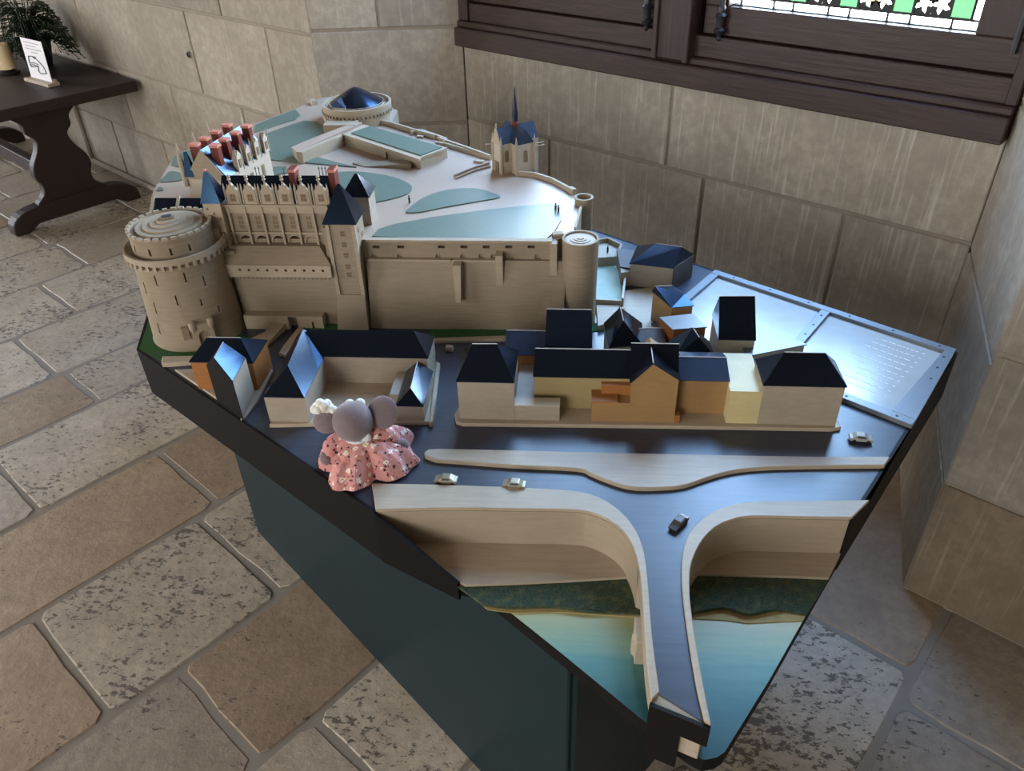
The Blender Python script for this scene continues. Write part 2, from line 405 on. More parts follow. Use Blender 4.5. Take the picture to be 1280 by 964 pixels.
for i in range(len(ucol)-1):
    u0, u1 = ucol[i], ucol[i+1]; cuts = list(known.get(u0, []))
    if not cuts: cuts = [rs.uniform(0.2, 0.9)]
    x = max(cuts)
    while x < 2.2: x += rs.uniform(0.5, 0.85); cuts.append(min(x, 2.34))
    x = min(cuts)
    while x > -0.6: x -= rs.uniform(0.55, 0.9); cuts.append(x)
    cuts = sorted(set(cuts))
    for a, b in zip(cuts[:-1], cuts[1:]):
        if b-a < 0.06: continue
        wgt = rs.random(); mt = 'slab_pitted' if wgt < 0.42 else ('slab_grey' if wgt < 0.72 else 'slab_brown')
        cu, cn = (u0+u1)/2, (a+b)/2
        if -2.0 < cu < -1.45: mt = 'slab_pitted' if cn > 0.12 else 'slab_brown'
        if -1.5 < cu < -1.1: mt = 'slab_brown' if cn > 0.3 else 'slab_grey'
        if -1.1 < cu < -0.7: mt = 'slab_pitted' if 0.45 < cn < 1.0 else 'slab_grey'
        if -2.4 < cu < -1.97: mt = 'slab_brown' if cn < 1.3 else 'slab_grey'
        if -0.42 < cu < -0.05: mt = 'slab_pitted' if cn < 1.5 else 'slab_brown'
        if -0.05 < cu < 0.4: mt = 'slab_grey'
        slab(u0, u1, a, b, mt)

# walls: mortar backing, with dressed stone blocks standing proud of the joints
def stone_face(name, a, b, rows, splits, mats, depth=0.25, joint=0.012, z1=3.3):
    A, B = un(*a), un(*b); d = (B-A); L = d.length; d.normalize(); p = Vector((-d.y, d.x, 0))
    mid = (A+B)/2
    if p.dot(-mid) < 0: p = -p                                        # towards the room
    bk = MB().prism([tuple((A-p*0.006)[:2]), tuple((B-p*0.006)[:2]), tuple((B-p*depth)[:2]), tuple((A-p*depth)[:2])], FLOOR-0.02, z1).build(name, 'mortar', kind='structure')
    for i in range(len(rows)-1):
        cuts = [0.0]+sorted(c for c in splits.get(i, []) if 0.02 < c < L-0.02)+[L]
        for s0, s1 in zip(cuts[:-1], cuts[1:]):
            e0 = joint/2 if s0 > 0 else 0.0005; e1 = joint/2 if s1 < L else 0.0005
            j = rs.uniform(-0.002, 0.002)
            q = [A+d*(s0+e0)+p*j, A+d*(s1-e1)+p*j]
            z0, zt = rows[i]+joint/2, rows[i+1]-joint/2
            pts = [Vector((q[0].x, q[0].y, z0)), Vector((q[1].x, q[1].y, z0)), Vector((q[1].x, q[1].y, zt)), Vector((q[0].x, q[0].y, zt))]
            mt = mats(i) if callable(mats) else mats
            MB().extr(pts, -p*0.03).build('stone_block', mt, bk, bevel=0.003)
    return bk
CW, CL, CR = 2.341, 1.93, 1.774
WL, WR = -2.39, -0.406
ul = lambda px, py, c: onN(px, py, c).dot(U)
rows_w = [FLOOR, -0.41, -0.03, 0.272]
wu = lambda px, py: ul(px, py, CW)-WL
stone_face('wall_window', (WL, CW), (WR, CW), rows_w, {2: [wu(837, 156)], 1: [wu(687, 200), wu(874, 270), wu(1042, 327)], 0: [0.5, 1.1, 1.6]}, 'wall_stone', z1=0.272)
rows_l = [FLOOR, -0.43, -0.08, 0.31, 0.72, 1.15, 1.6, 2.05, 2.5, 2.95, 3.3]
LU0 = -9.0; LU1 = ul(395, 80, CL)
lu = lambda px, py: ul(px, py, CL)-LU0
def rnd_splits(rows, L, seed):
    q = random.Random(seed); out = {}
    for i in range(len(rows)-1):
        x = q.uniform(0.3, 0.9); l = []
        while x < L: l.append(x); x += q.uniform(0.6, 1.1)
        out[i] = l
    return out
sl = rnd_splits(rows_l, LU1-LU0, 3)
k3 = [lu(240, 60), lu(340, 85), lu(100, 25)]; sl[2] = k3+[x for x in sl[2] if x < min(k3)-0.5]
k3 = [lu(274, 5)]; sl[3] = k3+[x for x in sl[3] if x < min(k3)-0.5]
k3 = [lu(304, 145), lu(215, 120)]; sl[1] = k3+[x for x in sl[1] if x < min(k3)-0.5]
stone_face('wall_left', (LU0, CL), (LU1, CL), rows_l, sl, 'wall_stone_left')
ring = MB().lathe(0, 0, [(0.010, 0), (0.016, 0.004), (0.010, 0.008)], 16, cap=False)
rp = onN(237, 68, CL)
ring.v = [tuple(rp - N*0.002 + U*v[0] + Vector((0, 0, v[1])) - N*v[2]) for v in ring.v]
ring.build('wall_ring', 'iron', label='small iron ring fixed to the pale stone wall by the dark table', cat='ring')
stone_face('wall_reveal_left', (LU1, CL), (WL, CW), [FLOOR, -0.42, -0.05, 0.325, 0.72, 1.15, 1.6, 2.05, 2.5, 3.3], {3: [0.27], 4: [0.4], 1: [0.3]}, 'reveal_stone')
stone_face('wall_reveal_right', (WR, CW), (-0.19, CR), [FLOOR, -0.41, -0.045, 0.36, 0.75, 1.2, 1.6, 2.05, 2.5, 3.3], {2: [0.42], 4: [0.3]}, lambda i: 'reveal_low' if i == 0 else 'reveal_stone')
rows_r = [FLOOR, -0.405, -0.02, 0.36, 0.75, 1.2, 1.6, 2.05, 2.5, 3.3]
stone_face('wall_right', (-0.19, CR), (3.6, CR), rows_r, rnd_splits(rows_r, 3.8, 5), lambda i: 'reveal_low' if i == 0 else 'wall_stone')
# above the window, and the rest of the hall behind the camera
def plain_wall(name, a, b, z0, z1, t=0.25):
    A, B = un(*a), un(*b); MB().wall(A, B, t, z0, z1).build(name, 'wall_stone_left', kind='structure')
plain_wall('wall_lintel', (WL-0.3, CW+0.14), (WR+0.3, CW+0.14), 2.26, 3.3)
plain_wall('wall_embrasure_left', (WL-0.5, CW+0.16), (WL+0.02, CW+0.16), FLOOR, 3.3)
plain_wall('wall_embrasure_right', (WR-0.02, CW+0.16), (WR+0.5, CW+0.16), FLOOR, 3.3)
plain_wall('wall_embrasure_low', (WL-0.1, CW+0.20), (WR+0.1, CW+0.20), FLOOR, 0.30, 0.2)
def holed_wall(name, a, b, holes, z0, z1):
    A, B = un(*a), un(*b); L = (B-A).length; d = (B-A).normalized(); mb = MB(); x = 0.0
    for c, w in holes:
        mb.wall(A+d*x, A+d*(c-w/2), 0.2, FLOOR-0.02, 3.3); mb.wall(A+d*(c-w/2), A+d*(c+w/2), 0.2, FLOOR-0.02, z0); mb.wall(A+d*(c-w/2), A+d*(c+w/2), 0.2, z1, 3.3); x = c+w/2
    mb.wall(A+d*x, B, 0.2, FLOOR-0.02, 3.3); mb.build(name, 'wall_stone_left', kind='structure')
holed_wall('wall_back', (-9.1, BACKN-0.3), (3.7, BACKN-0.3), [], 0.0, 2.3)
holed_wall('wall_end', (ENDU-0.3, BACKN-0.3), (ENDU-0.3, 2.2), [], 0.0, 2.3)
plain_wall('wall_side', (3.65, BACKN), (3.65, 2.0), FLOOR-0.02, 3.3)
MB().prism([tuple(un(a, b)[:2]) for a, b in ((-9.2, -3.8), (3.8, -3.8), (3.8, 2.75), (-9.2, 2.75))], 3.3, 3.4).build('unseen_ceiling', 'dark_unseen_ceiling', kind='structure')
# slim stone fillet and pipe where the left wall meets the floor
MB().tube([un(-5.55, CL-0.02, -0.18), un(-5.55, CL-0.02, FLOOR+0.03), un(LU1, CL-0.02, FLOOR+0.03)], 0.016, 8).build('baseboard_left', 'reveal_stone', smooth=True, kind='structure')

# window in its oak frame
WN = CW-0.02
def ubox(mb, u0, u1, n0, n1, z0, z1):
    return mb.prism([tuple(un(a, b)[:2]) for a, b in ((u0, n0), (u1, n0), (u1, n1), (u0, n1))], z0, z1)
UM0, UM1 = ul(826, 60, CW), ul(866, 70, CW)
win = ubox(MB(), WL, WR, WN-0.03, WN+0.13, 0.262, 0.33).build('window_1', 'oak_dark', bevel=0.004, kind='structure')
ubox(MB(), WL+0.001, WR-0.001, WN-0.012, WN+0.12, 0.33, 0.352).build('sill_moulding', 'oak_dark', win, bevel=0.004)
for s0, s1 in ((WL+0.05, UM0), (UM1, WR-0.03)):
    ubox(MB(), s0, s1, WN+0.012, WN+0.10, 0.352, 0.415).build('fixed_rail', 'oak_dark', win, bevel=0.002)
ubox(MB(), WL, WR, WN-0.005, WN+0.12, 2.16, 2.30).build('head_rail', 'oak_dark', win, bevel=0.004)
ubox(MB(), WL, WL+0.05, WN, WN+0.12, 0.352, 2.16).build('jamb', 'oak_dark_v', win, bevel=0.004)
ubox(MB(), WR-0.03, WR, WN, WN+0.12, 0.352, 2.16).build('jamb', 'oak_dark_v', win, bevel=0.004)
mu = ubox(MB(), UM0, UM1, WN-0.02, WN+0.12, 0.335, 2.16).build('mullion', 'oak_dark_v', win, bevel=0.006)
ubox(MB(), UM1-0.012, UM1+0.008, WN-0.03, WN+0.05, 0.335, 2.16).build('mullion_bead', 'oak_dark_v', win, bevel=0.003)
ubox(MB(), UM0-0.006, UM0+0.012, WN-0.03, WN+0.05, 0.335, 2.16).build('mullion_bead', 'oak_dark_v', win, bevel=0.003)
GN = WN+0.065
def casement(c0, c1, g0, g1):
    cs = ubox(MB(), c0, c1, WN+0.03, WN+0.09, 0.418, 0.500).build('casement_rail', 'oak_dark', win, bevel=0.003)
    ubox(MB(), c0, c1, WN+0.03, WN+0.09, 2.09, 2.16).build('casement_rail', 'oak_dark', win, bevel=0.003)
    ubox(MB(), c0, g0, WN+0.03, WN+0.09, 0.500, 2.09).build('casement_stile', 'oak_dark_v', win, bevel=0.003)
    ubox(MB(), g1, c1, WN+0.03, WN+0.09, 0.500, 2.09).build('casement_stile', 'oak_dark_v', win, bevel=0.003)
    bkf = MB(); ubox(bkf, c0-0.05, c1+0.05, WN+0.088, WN+0.112, 0.30, 0.499); ubox(bkf, c0-0.05, c1+0.05, WN+0.088, WN+0.112, 2.095, 2.24)
    ubox(bkf, c0-0.05, g0-0.001, WN+0.088, WN+0.112, 0.499, 2.095); ubox(bkf, g1+0.001, c1+0.05, WN+0.088, WN+0.112, 0.499, 2.095)
    bkf.build('rebate', 'oak_dark', win)
    def pane(a, b, z0, z1, mt): ubox(MB(), a, b, GN, GN+0.003, z0, z1).build('glass_pane', mt, win)
    lead = MB()
    def bar(a, b, z0, z1): ubox(lead, a, b, GN-0.003, GN+0.006, z0, z1)
    e = 0.022; ld = 0.0055; zb = 0.500
    # strip of small clear panes along the bottom and up both sides
    pane(g0, g1, zb, zb+e, 'glass_clear'); bar(g0, g1, zb+e, zb+e+ld); bar(g0, g1, zb-0.002, zb+0.003)
    x = g0+e; q = random.Random(int(c0*100)); big = True
    while x < g1-0.03: bar(x, x+ld, zb, zb+e); x += 0.105 if big else 0.06; big = not big
    z2 = zb+e+ld; bz = 0.056
    pane(g0, g0+e, z2, 2.09, 'glass_clear'); pane(g1-e, g1, z2, 2.09, 'glass_clear')
    bar(g0+e, g0+e+ld, z2, 2.09); bar(g1-e-ld, g1-e, z2, 2.09)
    z = z2+0.05
    while z < 2.05: bar(g0, g0+e, z, z+ld); bar(g1-e, g1, z, z+ld); z += 0.075
    # border of green squares and pairs of white leaves
    i0, i1 = g0+e+ld, g1-e-ld; n = max(3, round((i1-i0-0.05)/0.145)); per = (i1-i0-0.05)/n; x = i0
    for k in range(n+1):
        pane(x, x+0.05, z2, z2+bz, 'glass_green'); bar(x-ld, x, z2, z2+bz); bar(x+0.05, x+0.05+ld, z2, z2+bz)
        if k < n:
            a = x+0.05+ld; w = (per-0.05-2*ld)/2
            for h in range(2):
                cu, cz = a+w*(h+0.5), z2+bz/2; m = 48; ro = []; ri = []
                for t in range(m):
                    th = 2*math.pi*t/m
                    rr = 0.0235*(0.70+0.30*math.cos(5*th+0.6+h*1.9))*(1.0+0.10*math.cos(15*th))
                    rr = max(rr, 0.007); cu_, sz_ = math.cos(th), math.sin(th)
                    sc = min((w/2)/max(abs(cu_), 1e-6), (bz/2)/max(abs(sz_), 1e-6)); rr = min(rr, sc*0.97)
                    ri.append((cu+cu_*rr, cz+sz_*rr)); ro.append((cu+cu_*sc, cz+sz_*sc))
                P = lambda q2: un(q2[0], GN, q2[1])
                MB().extr([P(q2) for q2 in ri], N*0.003).build('leaf_pane', 'glass_clear', win)
                lead.add([P(q2) for q2 in ro]+[P(q2) for q2 in ri], [(t, (t+1) % m, m+(t+1) % m, m+t) for t in range(m)])
            MB().tube([un(a+w-0.012, GN-0.004, z2+bz*(0.85 if k % 2 else 0.15)), un(a+w, GN-0.004, z2+bz*0.5), un(a+w+0.014, GN-0.004, z2+bz*(0.80 if k % 2 else 0.2))], 0.003, 6).build('yellow_stem', 'glass_yellow', win)
        x += per
    z3 = z2+bz; bar(g0, g1, z3, z3+ld); bar(g0, g1, z3+ld+0.016, z3+2*ld+0.016)
    pane(i0, i1, z3+ld, z3+ld+0.016, 'glass_clear')
    x = i0+0.06
    while x < i1-0.02: bar(x, x+ld, z3+ld, z3+ld+0.016); x += 0.085
    # field of clear quarries above
    zf = z3+2*ld+0.016; nc, nr = 4, 8
    for r_ in range(nr):
        for c_ in range(nc):
            a, b = i0+(i1-i0)*c_/nc, i0+(i1-i0)*(c_+1)/nc; za, zb2 = zf+(2.09-zf)*r_/nr, zf+(2.09-zf)*(r_+1)/nr
            pane(a+0.002, b-0.002, za+0.002, zb2-0.002, 'glass_clear')
    for c_ in range(1, nc): a = i0+(i1-i0)*c_/nc; bar(a-0.003, a+0.003, zf, 2.09)
    for r_ in range(1, nr): za = zf+(2.09-zf)*r_/nr; bar(i0, i1, za-0.003, za+0.003)
    lead.build('lead_cames', 'lead', win)
casement(WL+0.05, UM0-0.03, WL+0.13, ul(832, 6, CW)-0.06)
casement(UM1+0.02, WR-0.03, ul(917, 10, GN), ul(1222, 45, GN))
for ub in (ul(806, 20, WN), ul(898, 30, WN)):
    P = lambda z, n_=0.018: un(ub, WN+0.03-n_, z)
    bt = MB().tube([P(0.46), P(2.0)], 0.008, 8).build('bolt_rod', 'iron', win, smooth=True)
    mb = MB(); b = P(0)
    mb.lathe(b.x, b.y, [(0.003, 0.405), (0.010, 0.412), (0.006, 0.42), (0.016, 0.43), (0.019, 0.437), (0.011, 0.445), (0.013, 0.47), (0.018, 0.478), (0.011, 0.486), (0.012, 0.50), (0.006, 0.51)], 14)
    mb.build('bolt_knop', 'iron', bt, smooth=True)
hg = un(WR-0.05, WN+0.02)
MB().tube([Vector((hg.x, hg.y, 0.47)), Vector((hg.x, hg.y, 0.66))], 0.009, 8).build('hinge', 'iron', win, smooth=True)

# ================================================================== THE DISPLAY TABLE (base of the relief model)
ZW, ZB = -0.09, -0.12                       # painted water, underside of the board
def watermat():
    m, nt, b = base_mat('water_paint', 0.35, 0.4)
    tc = nt.nodes.new('ShaderNodeTexCoord'); sp = nt.nodes.new('ShaderNodeSeparateXYZ'); nt.links.new(tc.outputs['Object'], sp.inputs[0])
    f = noise(nt, coords(nt, (9, 90, 1)), 1.0, 6, 0.7)
    ma = nd(nt, 'ShaderNodeMath', operation='MULTIPLY_ADD'); ma.inputs[1].default_value = 0.05
    nt.links.new(f, ma.inputs[0]); nt.links.new(sp.outputs['Y'], ma.inputs[2])
    mr = nd(nt, 'ShaderNodeMapRange'); mr.inputs['From Min'].default_value = WY0+0.025; mr.inputs['From Max'].default_value = WY1+0.025
    nt.links.new(ma.outputs[0], mr.inputs[0])
    n = nt.nodes.new('ShaderNodeValToRGB'); nt.links.new(mr.outputs[0], n.inputs[0]); e = n.color_ramp.elements
    e[0].position = 0.0; e[0].color = srgb(28, 70, 76); e[1].position = 1.0; e[1].color = srgb(186, 184, 136)
    for p_, c_ in ((0.35, srgb(52, 102, 106)), (0.62, srgb(88, 138, 130)), (0.84, srgb(150, 170, 132))):
        x = e.new(p_); x.color = c_
    nt.links.new(n.outputs[0], b.inputs['Base Color']); bump(nt, b, f, 0.1, 0.001)
T0 = xy(173, 437); Qc = xy(470, 640); RB = xy(1195, 440); RM = xy(1062, 650)
BC = (-0.66, 2.68); BC2 = (-0.82, 2.62); L3 = (-1.135, 1.99); L2p = (-1.07, 1.68)
# plan lines of the quay
qi = smoothline([(465, 607), (560, 609), (640, 612), (700, 615), (732, 619), (757, 629), (779, 646), (796, 669), (805, 695), (810, 735), (815, 800), (824, 868)], 5)
qo = smoothline([(470, 640), (560, 638), (640, 639), (712, 640), (740, 644), (764, 655), (781, 670), (793, 692), (800, 722), (804, 770), (808, 830), (814, 878)], 5)
ri_ = smoothline([(1086, 628), (1010, 629), (940, 630), (912, 635), (889, 644), (868, 661), (857, 680), (852, 705), (853, 745), (860, 800), (870, 860), (880, 903)], 5)
ro_ = smoothline([(1064, 650), (1000, 649), (942, 648), (916, 652), (895, 661), (879, 676), (868, 695), (862, 716), (862, 752), (869, 805), (879, 862), (888, 908)], 5)
QI, QO, RI, RO = pix(qi, 0), pix(qo, 0), pix(ri_, 0), pix(ro_, 0)
tbl = thing('display_table', 'angular display table with black rim on dark teal pedestal carrying a relief town model', 'display table', (at(600, 500).x, at(600, 500).y+0.25, FLOOR))
# pedestal
PB = [at(330, 668, FLOOR), at(605, 962, FLOOR)]
dL = (PB[1]-PB[0]).normalized(); PL = PB[0]-dL*0.02
P0 = Vector((0.008, 0.0, 0)); t_ = (0.012-PB[0].x)/dL.x; P0 = PB[0]+dL*t_
PR = Vector((0.40, 1.30, 0)); PRB = Vector((0.42, 1.52, 0)); PBK = Vector((-0.55, 2.30, 0)); PLB = Vector((-0.95, 2.0, 0))
PBASE2 = at(828, 931, FLOOR)
PR = P0 + (PBASE2-P0).normalized()*0.52
ped = [PL, P0, PR, Vector((PR.x, 1.52, 0)), PBK, PLB]
ctr = sum(ped, Vector())/len(ped)
for i in range(len(ped)):
    a, b = ped[i], ped[(i+1) % len(ped)]
    MB().wall(a, b, 0.018, FLOOR, ZB+0.002).build('pedestal_panel', 'pedestal_teal', tbl, bevel=0.003)
kp = P0 + (PR-P0).normalized()*0.055; kd = (PR-P0).normalized(); kn = Vector((kd.y, -kd.x, 0))
kc = kp+kn*0.014
key = MB().tube([Vector((kc.x, kc.y, -0.20)), Vector((kc.x+0.004, kc.y, -0.225))], 0.0012, 6).build('key_cord', 'card_white', tbl)
MB().ball((kc.x+0.003, kc.y-0.002, -0.232), (0.007, 0.004, 0.010), 10, 6).build('key_tag', 'car_silver', key)
# the board: a black slab under everything, water painted on its river end
wl_ = pix([(600, 735), (700, 815), (800, 897)], ZW); wr_ = pix([(1030, 730), (960, 853)], ZW)
tipc = [xy(866, 943, ZW), xy(880, 950, ZW), xy(896, 947, ZW), xy(906, 940, ZW)]
board = [T0, xy(440, 614)] + pix([(560, 727)], ZW) + wl_ + tipc + [wr_[1], wr_[0], (RM[0]+0.01, RM[1]+0.01), RB, BC, BC2, L3, L2p]
MB().prism(board, ZB, ZW-0.001).build('board', 'fascia_black', tbl)
riv = pix([(575, 731)], ZW)+wl_+tipc+wr_[::-1]+pix([(1037, 718), (862, 712), (800, 715)], ZW)
ys_ = [p[1] for p in riv]
WY0 = min(ys_)-ORG[tbl.name].y; WY1 = xy(700, 765, ZW)[1]-ORG[tbl.name].y
watermat()
MB().prism(riv, ZW-0.0008, ZW).build('river', 'water_paint', tbl, label='teal painted river fading to pale green')
# banks and lower quays, left and right of the bridge
def bankmat():
    m, nt, b = base_mat('bank_moss', 0.9, 0.2)
    v = coords(nt, (1, 1, 1)); f = noise(nt, v, 420, 6, 0.75); f2 = noise(nt, v, 60, 4)
    c = mixc(nt, ramp(nt, f, 0.35, 0.65), srgb(38, 56, 46), srgb(98, 116, 94)); c = mixc(nt, ramp(nt, f2, 0.5, 0.8), c, srgb(128, 124, 78))
    nt.links.new(c, b.inputs['Base Color']); bump(nt, b, f, 0.9, 0.006)
bankmat(); paint('bank_sand', srgb(176, 158, 108), 0.8, 0.2, 0.2, 60, 0.4)
for top, bot, sand in (([(572, 732), (640, 729), (720, 725), (812, 719)], [(604, 757), (640, 761), (690, 760), (740, 766), (812, 769)], [(610, 763), (650, 768), (700, 766), (745, 769), (812, 773)]),
                       ([(858, 716), (930, 718), (1000, 720), (1037, 722)], [(866, 768), (905, 762), (935, 770), (970, 764), (1008, 769)], [(866, 774), (905, 776), (935, 780), (972, 778), (1003, 777)])):
    MB().prism(pix(top, ZW)+pix(sand, ZW)[::-1], ZW, ZW+0.0015).build('sand_bank', 'bank_sand', tbl)
    tp, bt = pix(smoothline(top, 4), ZW+0.006), pix(smoothline(bot, 4), ZW+0.003)
    MB().prism(tp+bt[::-1], ZW, [ZW+0.009]*len(tp)+[ZW+0.004]*len(bt)).build('planted_bank', 'bank_moss', tbl)
ZQ = ZW+0.010
MB().prism(pix([(522, 697), (582, 731), (640, 729), (720, 725), (812, 719), (812, 690), (700, 660), (508, 660)], ZQ), ZW, ZQ).build('lower_quay', 'ply', tbl)
MB().prism(pix([(860, 717), (930, 718.5), (1000, 720.5), (1036, 722), (1052, 690), (1045, 660), (862, 660)], ZQ), ZW, ZQ).build('lower_quay', 'ply', tbl)
# the land block: plywood, its river face the quay wall
nb = 40
land = [T0, xy(440, 614), Qc] + QO[1:nb] + [RO[nb-1]] + RO[1:nb-1][::-1] + [RM, RB, BC, BC2, L3, L2p]
MB().prism(land, ZW, -0.001).build('quay_wall', 'castle_stone_light', tbl, label='pale plywood quay wall and land block')
# rim
def rim(a, b, z0, z1, t=0.006):
    A, B = Vector(a), Vector(b); d = (B-A).normalized(); o = Vector((d.y, -d.x))*(t/2-0.002)
    return MB().wall(A+o, B+o, t, z0, z1)
rim(T0, Qc, ZB, 0.001).build('rim', 'fascia_black', tbl)
A_, B_ = Vector(Qc), Vector(xy(575, 733, ZW)); dd = (B_-A_).normalized(); oo = Vector((dd.y, -dd.x))*0.003
MB().prism([tuple(A_-oo*0), tuple(B_), tuple(B_+oo*2), tuple(A_+oo*2)], ZB, [0.0, ZW+0.012, ZW+0.012, 0.0]).build('rim', 'fascia_black', tbl)
rim(RM, RB, ZB, 0.001).build('rim', 'fascia_black', tbl)
rim(RB, BC, ZB, 0.001).build('rim', 'fascia_black', tbl); rim(BC, BC2, ZB, 0.001).build('rim', 'fascia_black', tbl)
rim(BC2, L3, ZB, 0.001).build('rim', 'fascia_black', tbl); rim(L3, L2p, ZB, 0.001).build('rim', 'fascia_black', tbl); rim(L2p, T0, ZB, 0.001).build('rim', 'fascia_black', tbl)
# bridge deck and its parapets
deck = QI[nb-2:]+RI[nb-2:][::-1]
cut = [QO[-1], QI[-1], RI[-1], RO[-1]]
MB().prism(QO[nb-2:]+RO[nb-2:][::-1], -0.035, -0.001).build('bridge_deck', 'castle_stone_light', tbl)
e0, e1 = Vector(QO[-1]), Vector(RO[-1]); ed = (e1-e0).normalized(); en = Vector((ed.y, -ed.x))
MB().obox((e0+e1)/2+en*0.003, ed, (e1-e0).length+0.002, 0.006, -0.040, 0.0005).build('bridge_end', 'fascia_black', tbl)
mdp = e0.lerp(e1, 0.28)
MB().obox(mdp+en*0.002, ed, (e1-e0).length*0.56, 0.006, ZW-0.03, -0.03).build('pier_end', 'fascia_black', tbl)
pc = e0.lerp(e1, 0.5)-en*0.020
MB().obox(pc, ed, (e1-e0).length*0.80, 0.036, ZW, -0.034).build('bridge_pier', 'ply', tbl, bevel=0.001)
pl = Vector(xy(807, 790, -0.04)); MB().obox(pl+Vector((0.022, 0.0)), (0, 1), 0.045, 0.075, ZW, -0.034).build('bridge_pier', 'ply', tbl, bevel=0.001)
MB().lathe(pl.x-0.010, pl.y, [(0.010, ZW), (0.010, -0.052), (0.002, -0.042)], 12).build('cutwater', 'ply', tbl)
# streets, then the raised pavements
ST = [T0, Qc]+QI[:]+[RI[-1]]+RI[::-1][1:]+[RM, RB, BC, BC2, L3, L2p]
MB().prism(ST, -0.001, 0.0).build('street', 'street_navy', tbl, label='navy painted streets and bridge roadway')
def pave(poly, h=0.008, z=0.0, mat='ply_top', bev=0.0015, name='pavement'):
    return MB().prism(poly, z-0.0008, z+h).build(name, mat, tbl, bevel=bev)
pave(QI+QO[::-1], 0.006, bev=0.001); pave(RI+RO[::-1], 0.006, bev=0.001)
isl = [(531, 570), (530, 566), (535, 562), (548, 561), (640, 563), (760, 566), (900, 569), (1020, 571), (1113, 571)] + smoothline([(1106, 582), (1010, 583), (950, 585), (915, 589), (885, 597), (855, 607), (820, 610), (788, 609), (760, 601), (738, 592), (720, 586), (640, 582), (545, 575)], 4)
pave(pix(isl, 0.008), 0.009)
pave(pix([(336, 531), (541, 527), (543, 518), (548, 452), (392, 450)], 0.008), 0.008)
pave(pix([(570, 527), (578, 529.5), (800, 532), (1040, 536), (1052, 534), (1043, 516), (1010, 480), (900, 440), (700, 440), (640, 455), (590, 480), (568, 518)], 0.008), 0.008)
pave(pix([(306, 521), (300, 524), (318, 490), (332, 462), (341, 461), (336, 472), (322, 500)], 0.006), 0.006)
pave(pix([(218, 462), (250, 461), (330, 461), (318, 492), (302, 520)], 0.004), 0.005)
pave(pix([(202, 455), (245, 452), (300, 452), (300, 444), (203, 446)], 0.01), 0.012, name='kerb_wall')
# raised wedge beside the road that climbs to the gate
rp_ = pix([(309, 427), (330, 437), (351, 418), (365, 406), (345, 407), (333, 420)], 0.0)
MB().prism(rp_, -0.001, [0.004, 0.004, 0.012, 0.022, 0.022, 0.012]).build('ramp', 'ply_top', tbl)
MB().prism(pix([(349, 445), (356, 434), (378, 407), (384, 407), (372, 430), (356, 447)], 0.0), -0.001, 0.008).build('pavement', 'ply_top', tbl, bevel=0.001)
# planted verges
def lawn(poly, z, mat='lawn_green', parent=tbl, t=0.0016): return MB().prism(poly, z-0.0006, z+t).build('lawn', mat, parent)
lawn(pix([(174, 437), (190, 390), (200, 395), (300, 420), (330, 424), (300, 444), (203, 446), (203, 452)], 0.0), 0.0)
lawn(pix([(376, 405), (400, 404), (425, 406), (444, 412), (430, 418), (385, 418)], 0.004), 0.003)
lawn(pix([(536, 424), (640, 420), (760, 414), (760, 404), (640, 410), (536, 413)], 0.0), 0.0)
MB().prism(pix([(536, 427), (634, 424), (634, 419.5), (536, 423)], 0.006), -0.001, 0.007).build('pavement', 'ply_top', tbl, bevel=0.001)
pave(pix([(536, 529), (541, 527), (550, 453), (545, 453)], 0.012), 0.012)
# gate post and a small block in the side street
pp = at(541, 444); MB().box(pp.x-0.006, pp.x+0.006, pp.y-0.004, pp.y+0.004, -0.001, 0.045).build('gate_post', 'ply_top', tbl, bevel=0.001)
# information plates in a screwed metal frame
fq = [at(893, 341), at(1194, 441), at(1139, 537)]; fq.append(fq[0]+(fq[2]-fq[1]))
f2 = [Vector((p.x, p.y)) for p in fq]
eu = (f2[1]-f2[0]).normalized(); ev = (f2[3]-f2[0]).normalized(); LU_, LV_ = (f2[1]-f2[0]).length, (f2[3]-f2[0]).length
dv = Vector(xy(1031, 392)); sdiv = (dv-f2[0]).dot(eu)
bw = 0.022
def fbar(a, b, name='plate_frame'): return MB().wall(a, b, bw, 0.0, 0.010).build(name, 'metal_frame', tbl, bevel=0.001)
def fp(s, t): return f2[0]+eu*s+ev*t
fbar(fp(0, bw/2), fp(LU_, bw/2)); fbar(fp(0, LV_-bw/2), fp(LU_, LV_-bw/2)); fbar(fp(bw/2, bw), fp(bw/2, LV_-bw))
MB().prism([tuple(fp(LU_-0.02, bw)), tuple(fp(LU_, bw)), tuple(fp(LU_, LV_-bw)), tuple(fp(LU_-0.045, LV_-bw))], 0.0, 0.010).build('plate_frame', 'metal_frame', tbl)
fbar(fp(sdiv, bw), fp(sdiv, LV_-bw))
for a, b, pm_ in ((bw, sdiv-bw/2, 'plate'), (sdiv+bw/2, LU_-0.022, 'plate')):
    MB().prism([tuple(fp(a, bw)), tuple(fp(b, bw)), tuple(fp(b, LV_-bw)), tuple(fp(a, LV_-bw))], 0.0, 0.0025).build('information_plate', pm_, tbl)
for s in (0.06, 0.16, 0.26, 0.36, 0.46, 0.56):
    if s < LU_:
        for t in (bw/2, LV_-bw/2):
            q = fp(s, t); MB().lathe(q.x, q.y, [(0.0028, 0.009), (0.0028, 0.0108), (0.001, 0.0112)], 8).build('screw', 'iron', tbl)
for t in (0.05, 0.10, 0.15):
    for s in (sdiv, LU_-0.014):
        q = fp(s, t); MB().lathe(q.x, q.y, [(0.0028, 0.009), (0.0028, 0.0108), (0.001, 0.0112)], 8).build('screw', 'iron', tbl)
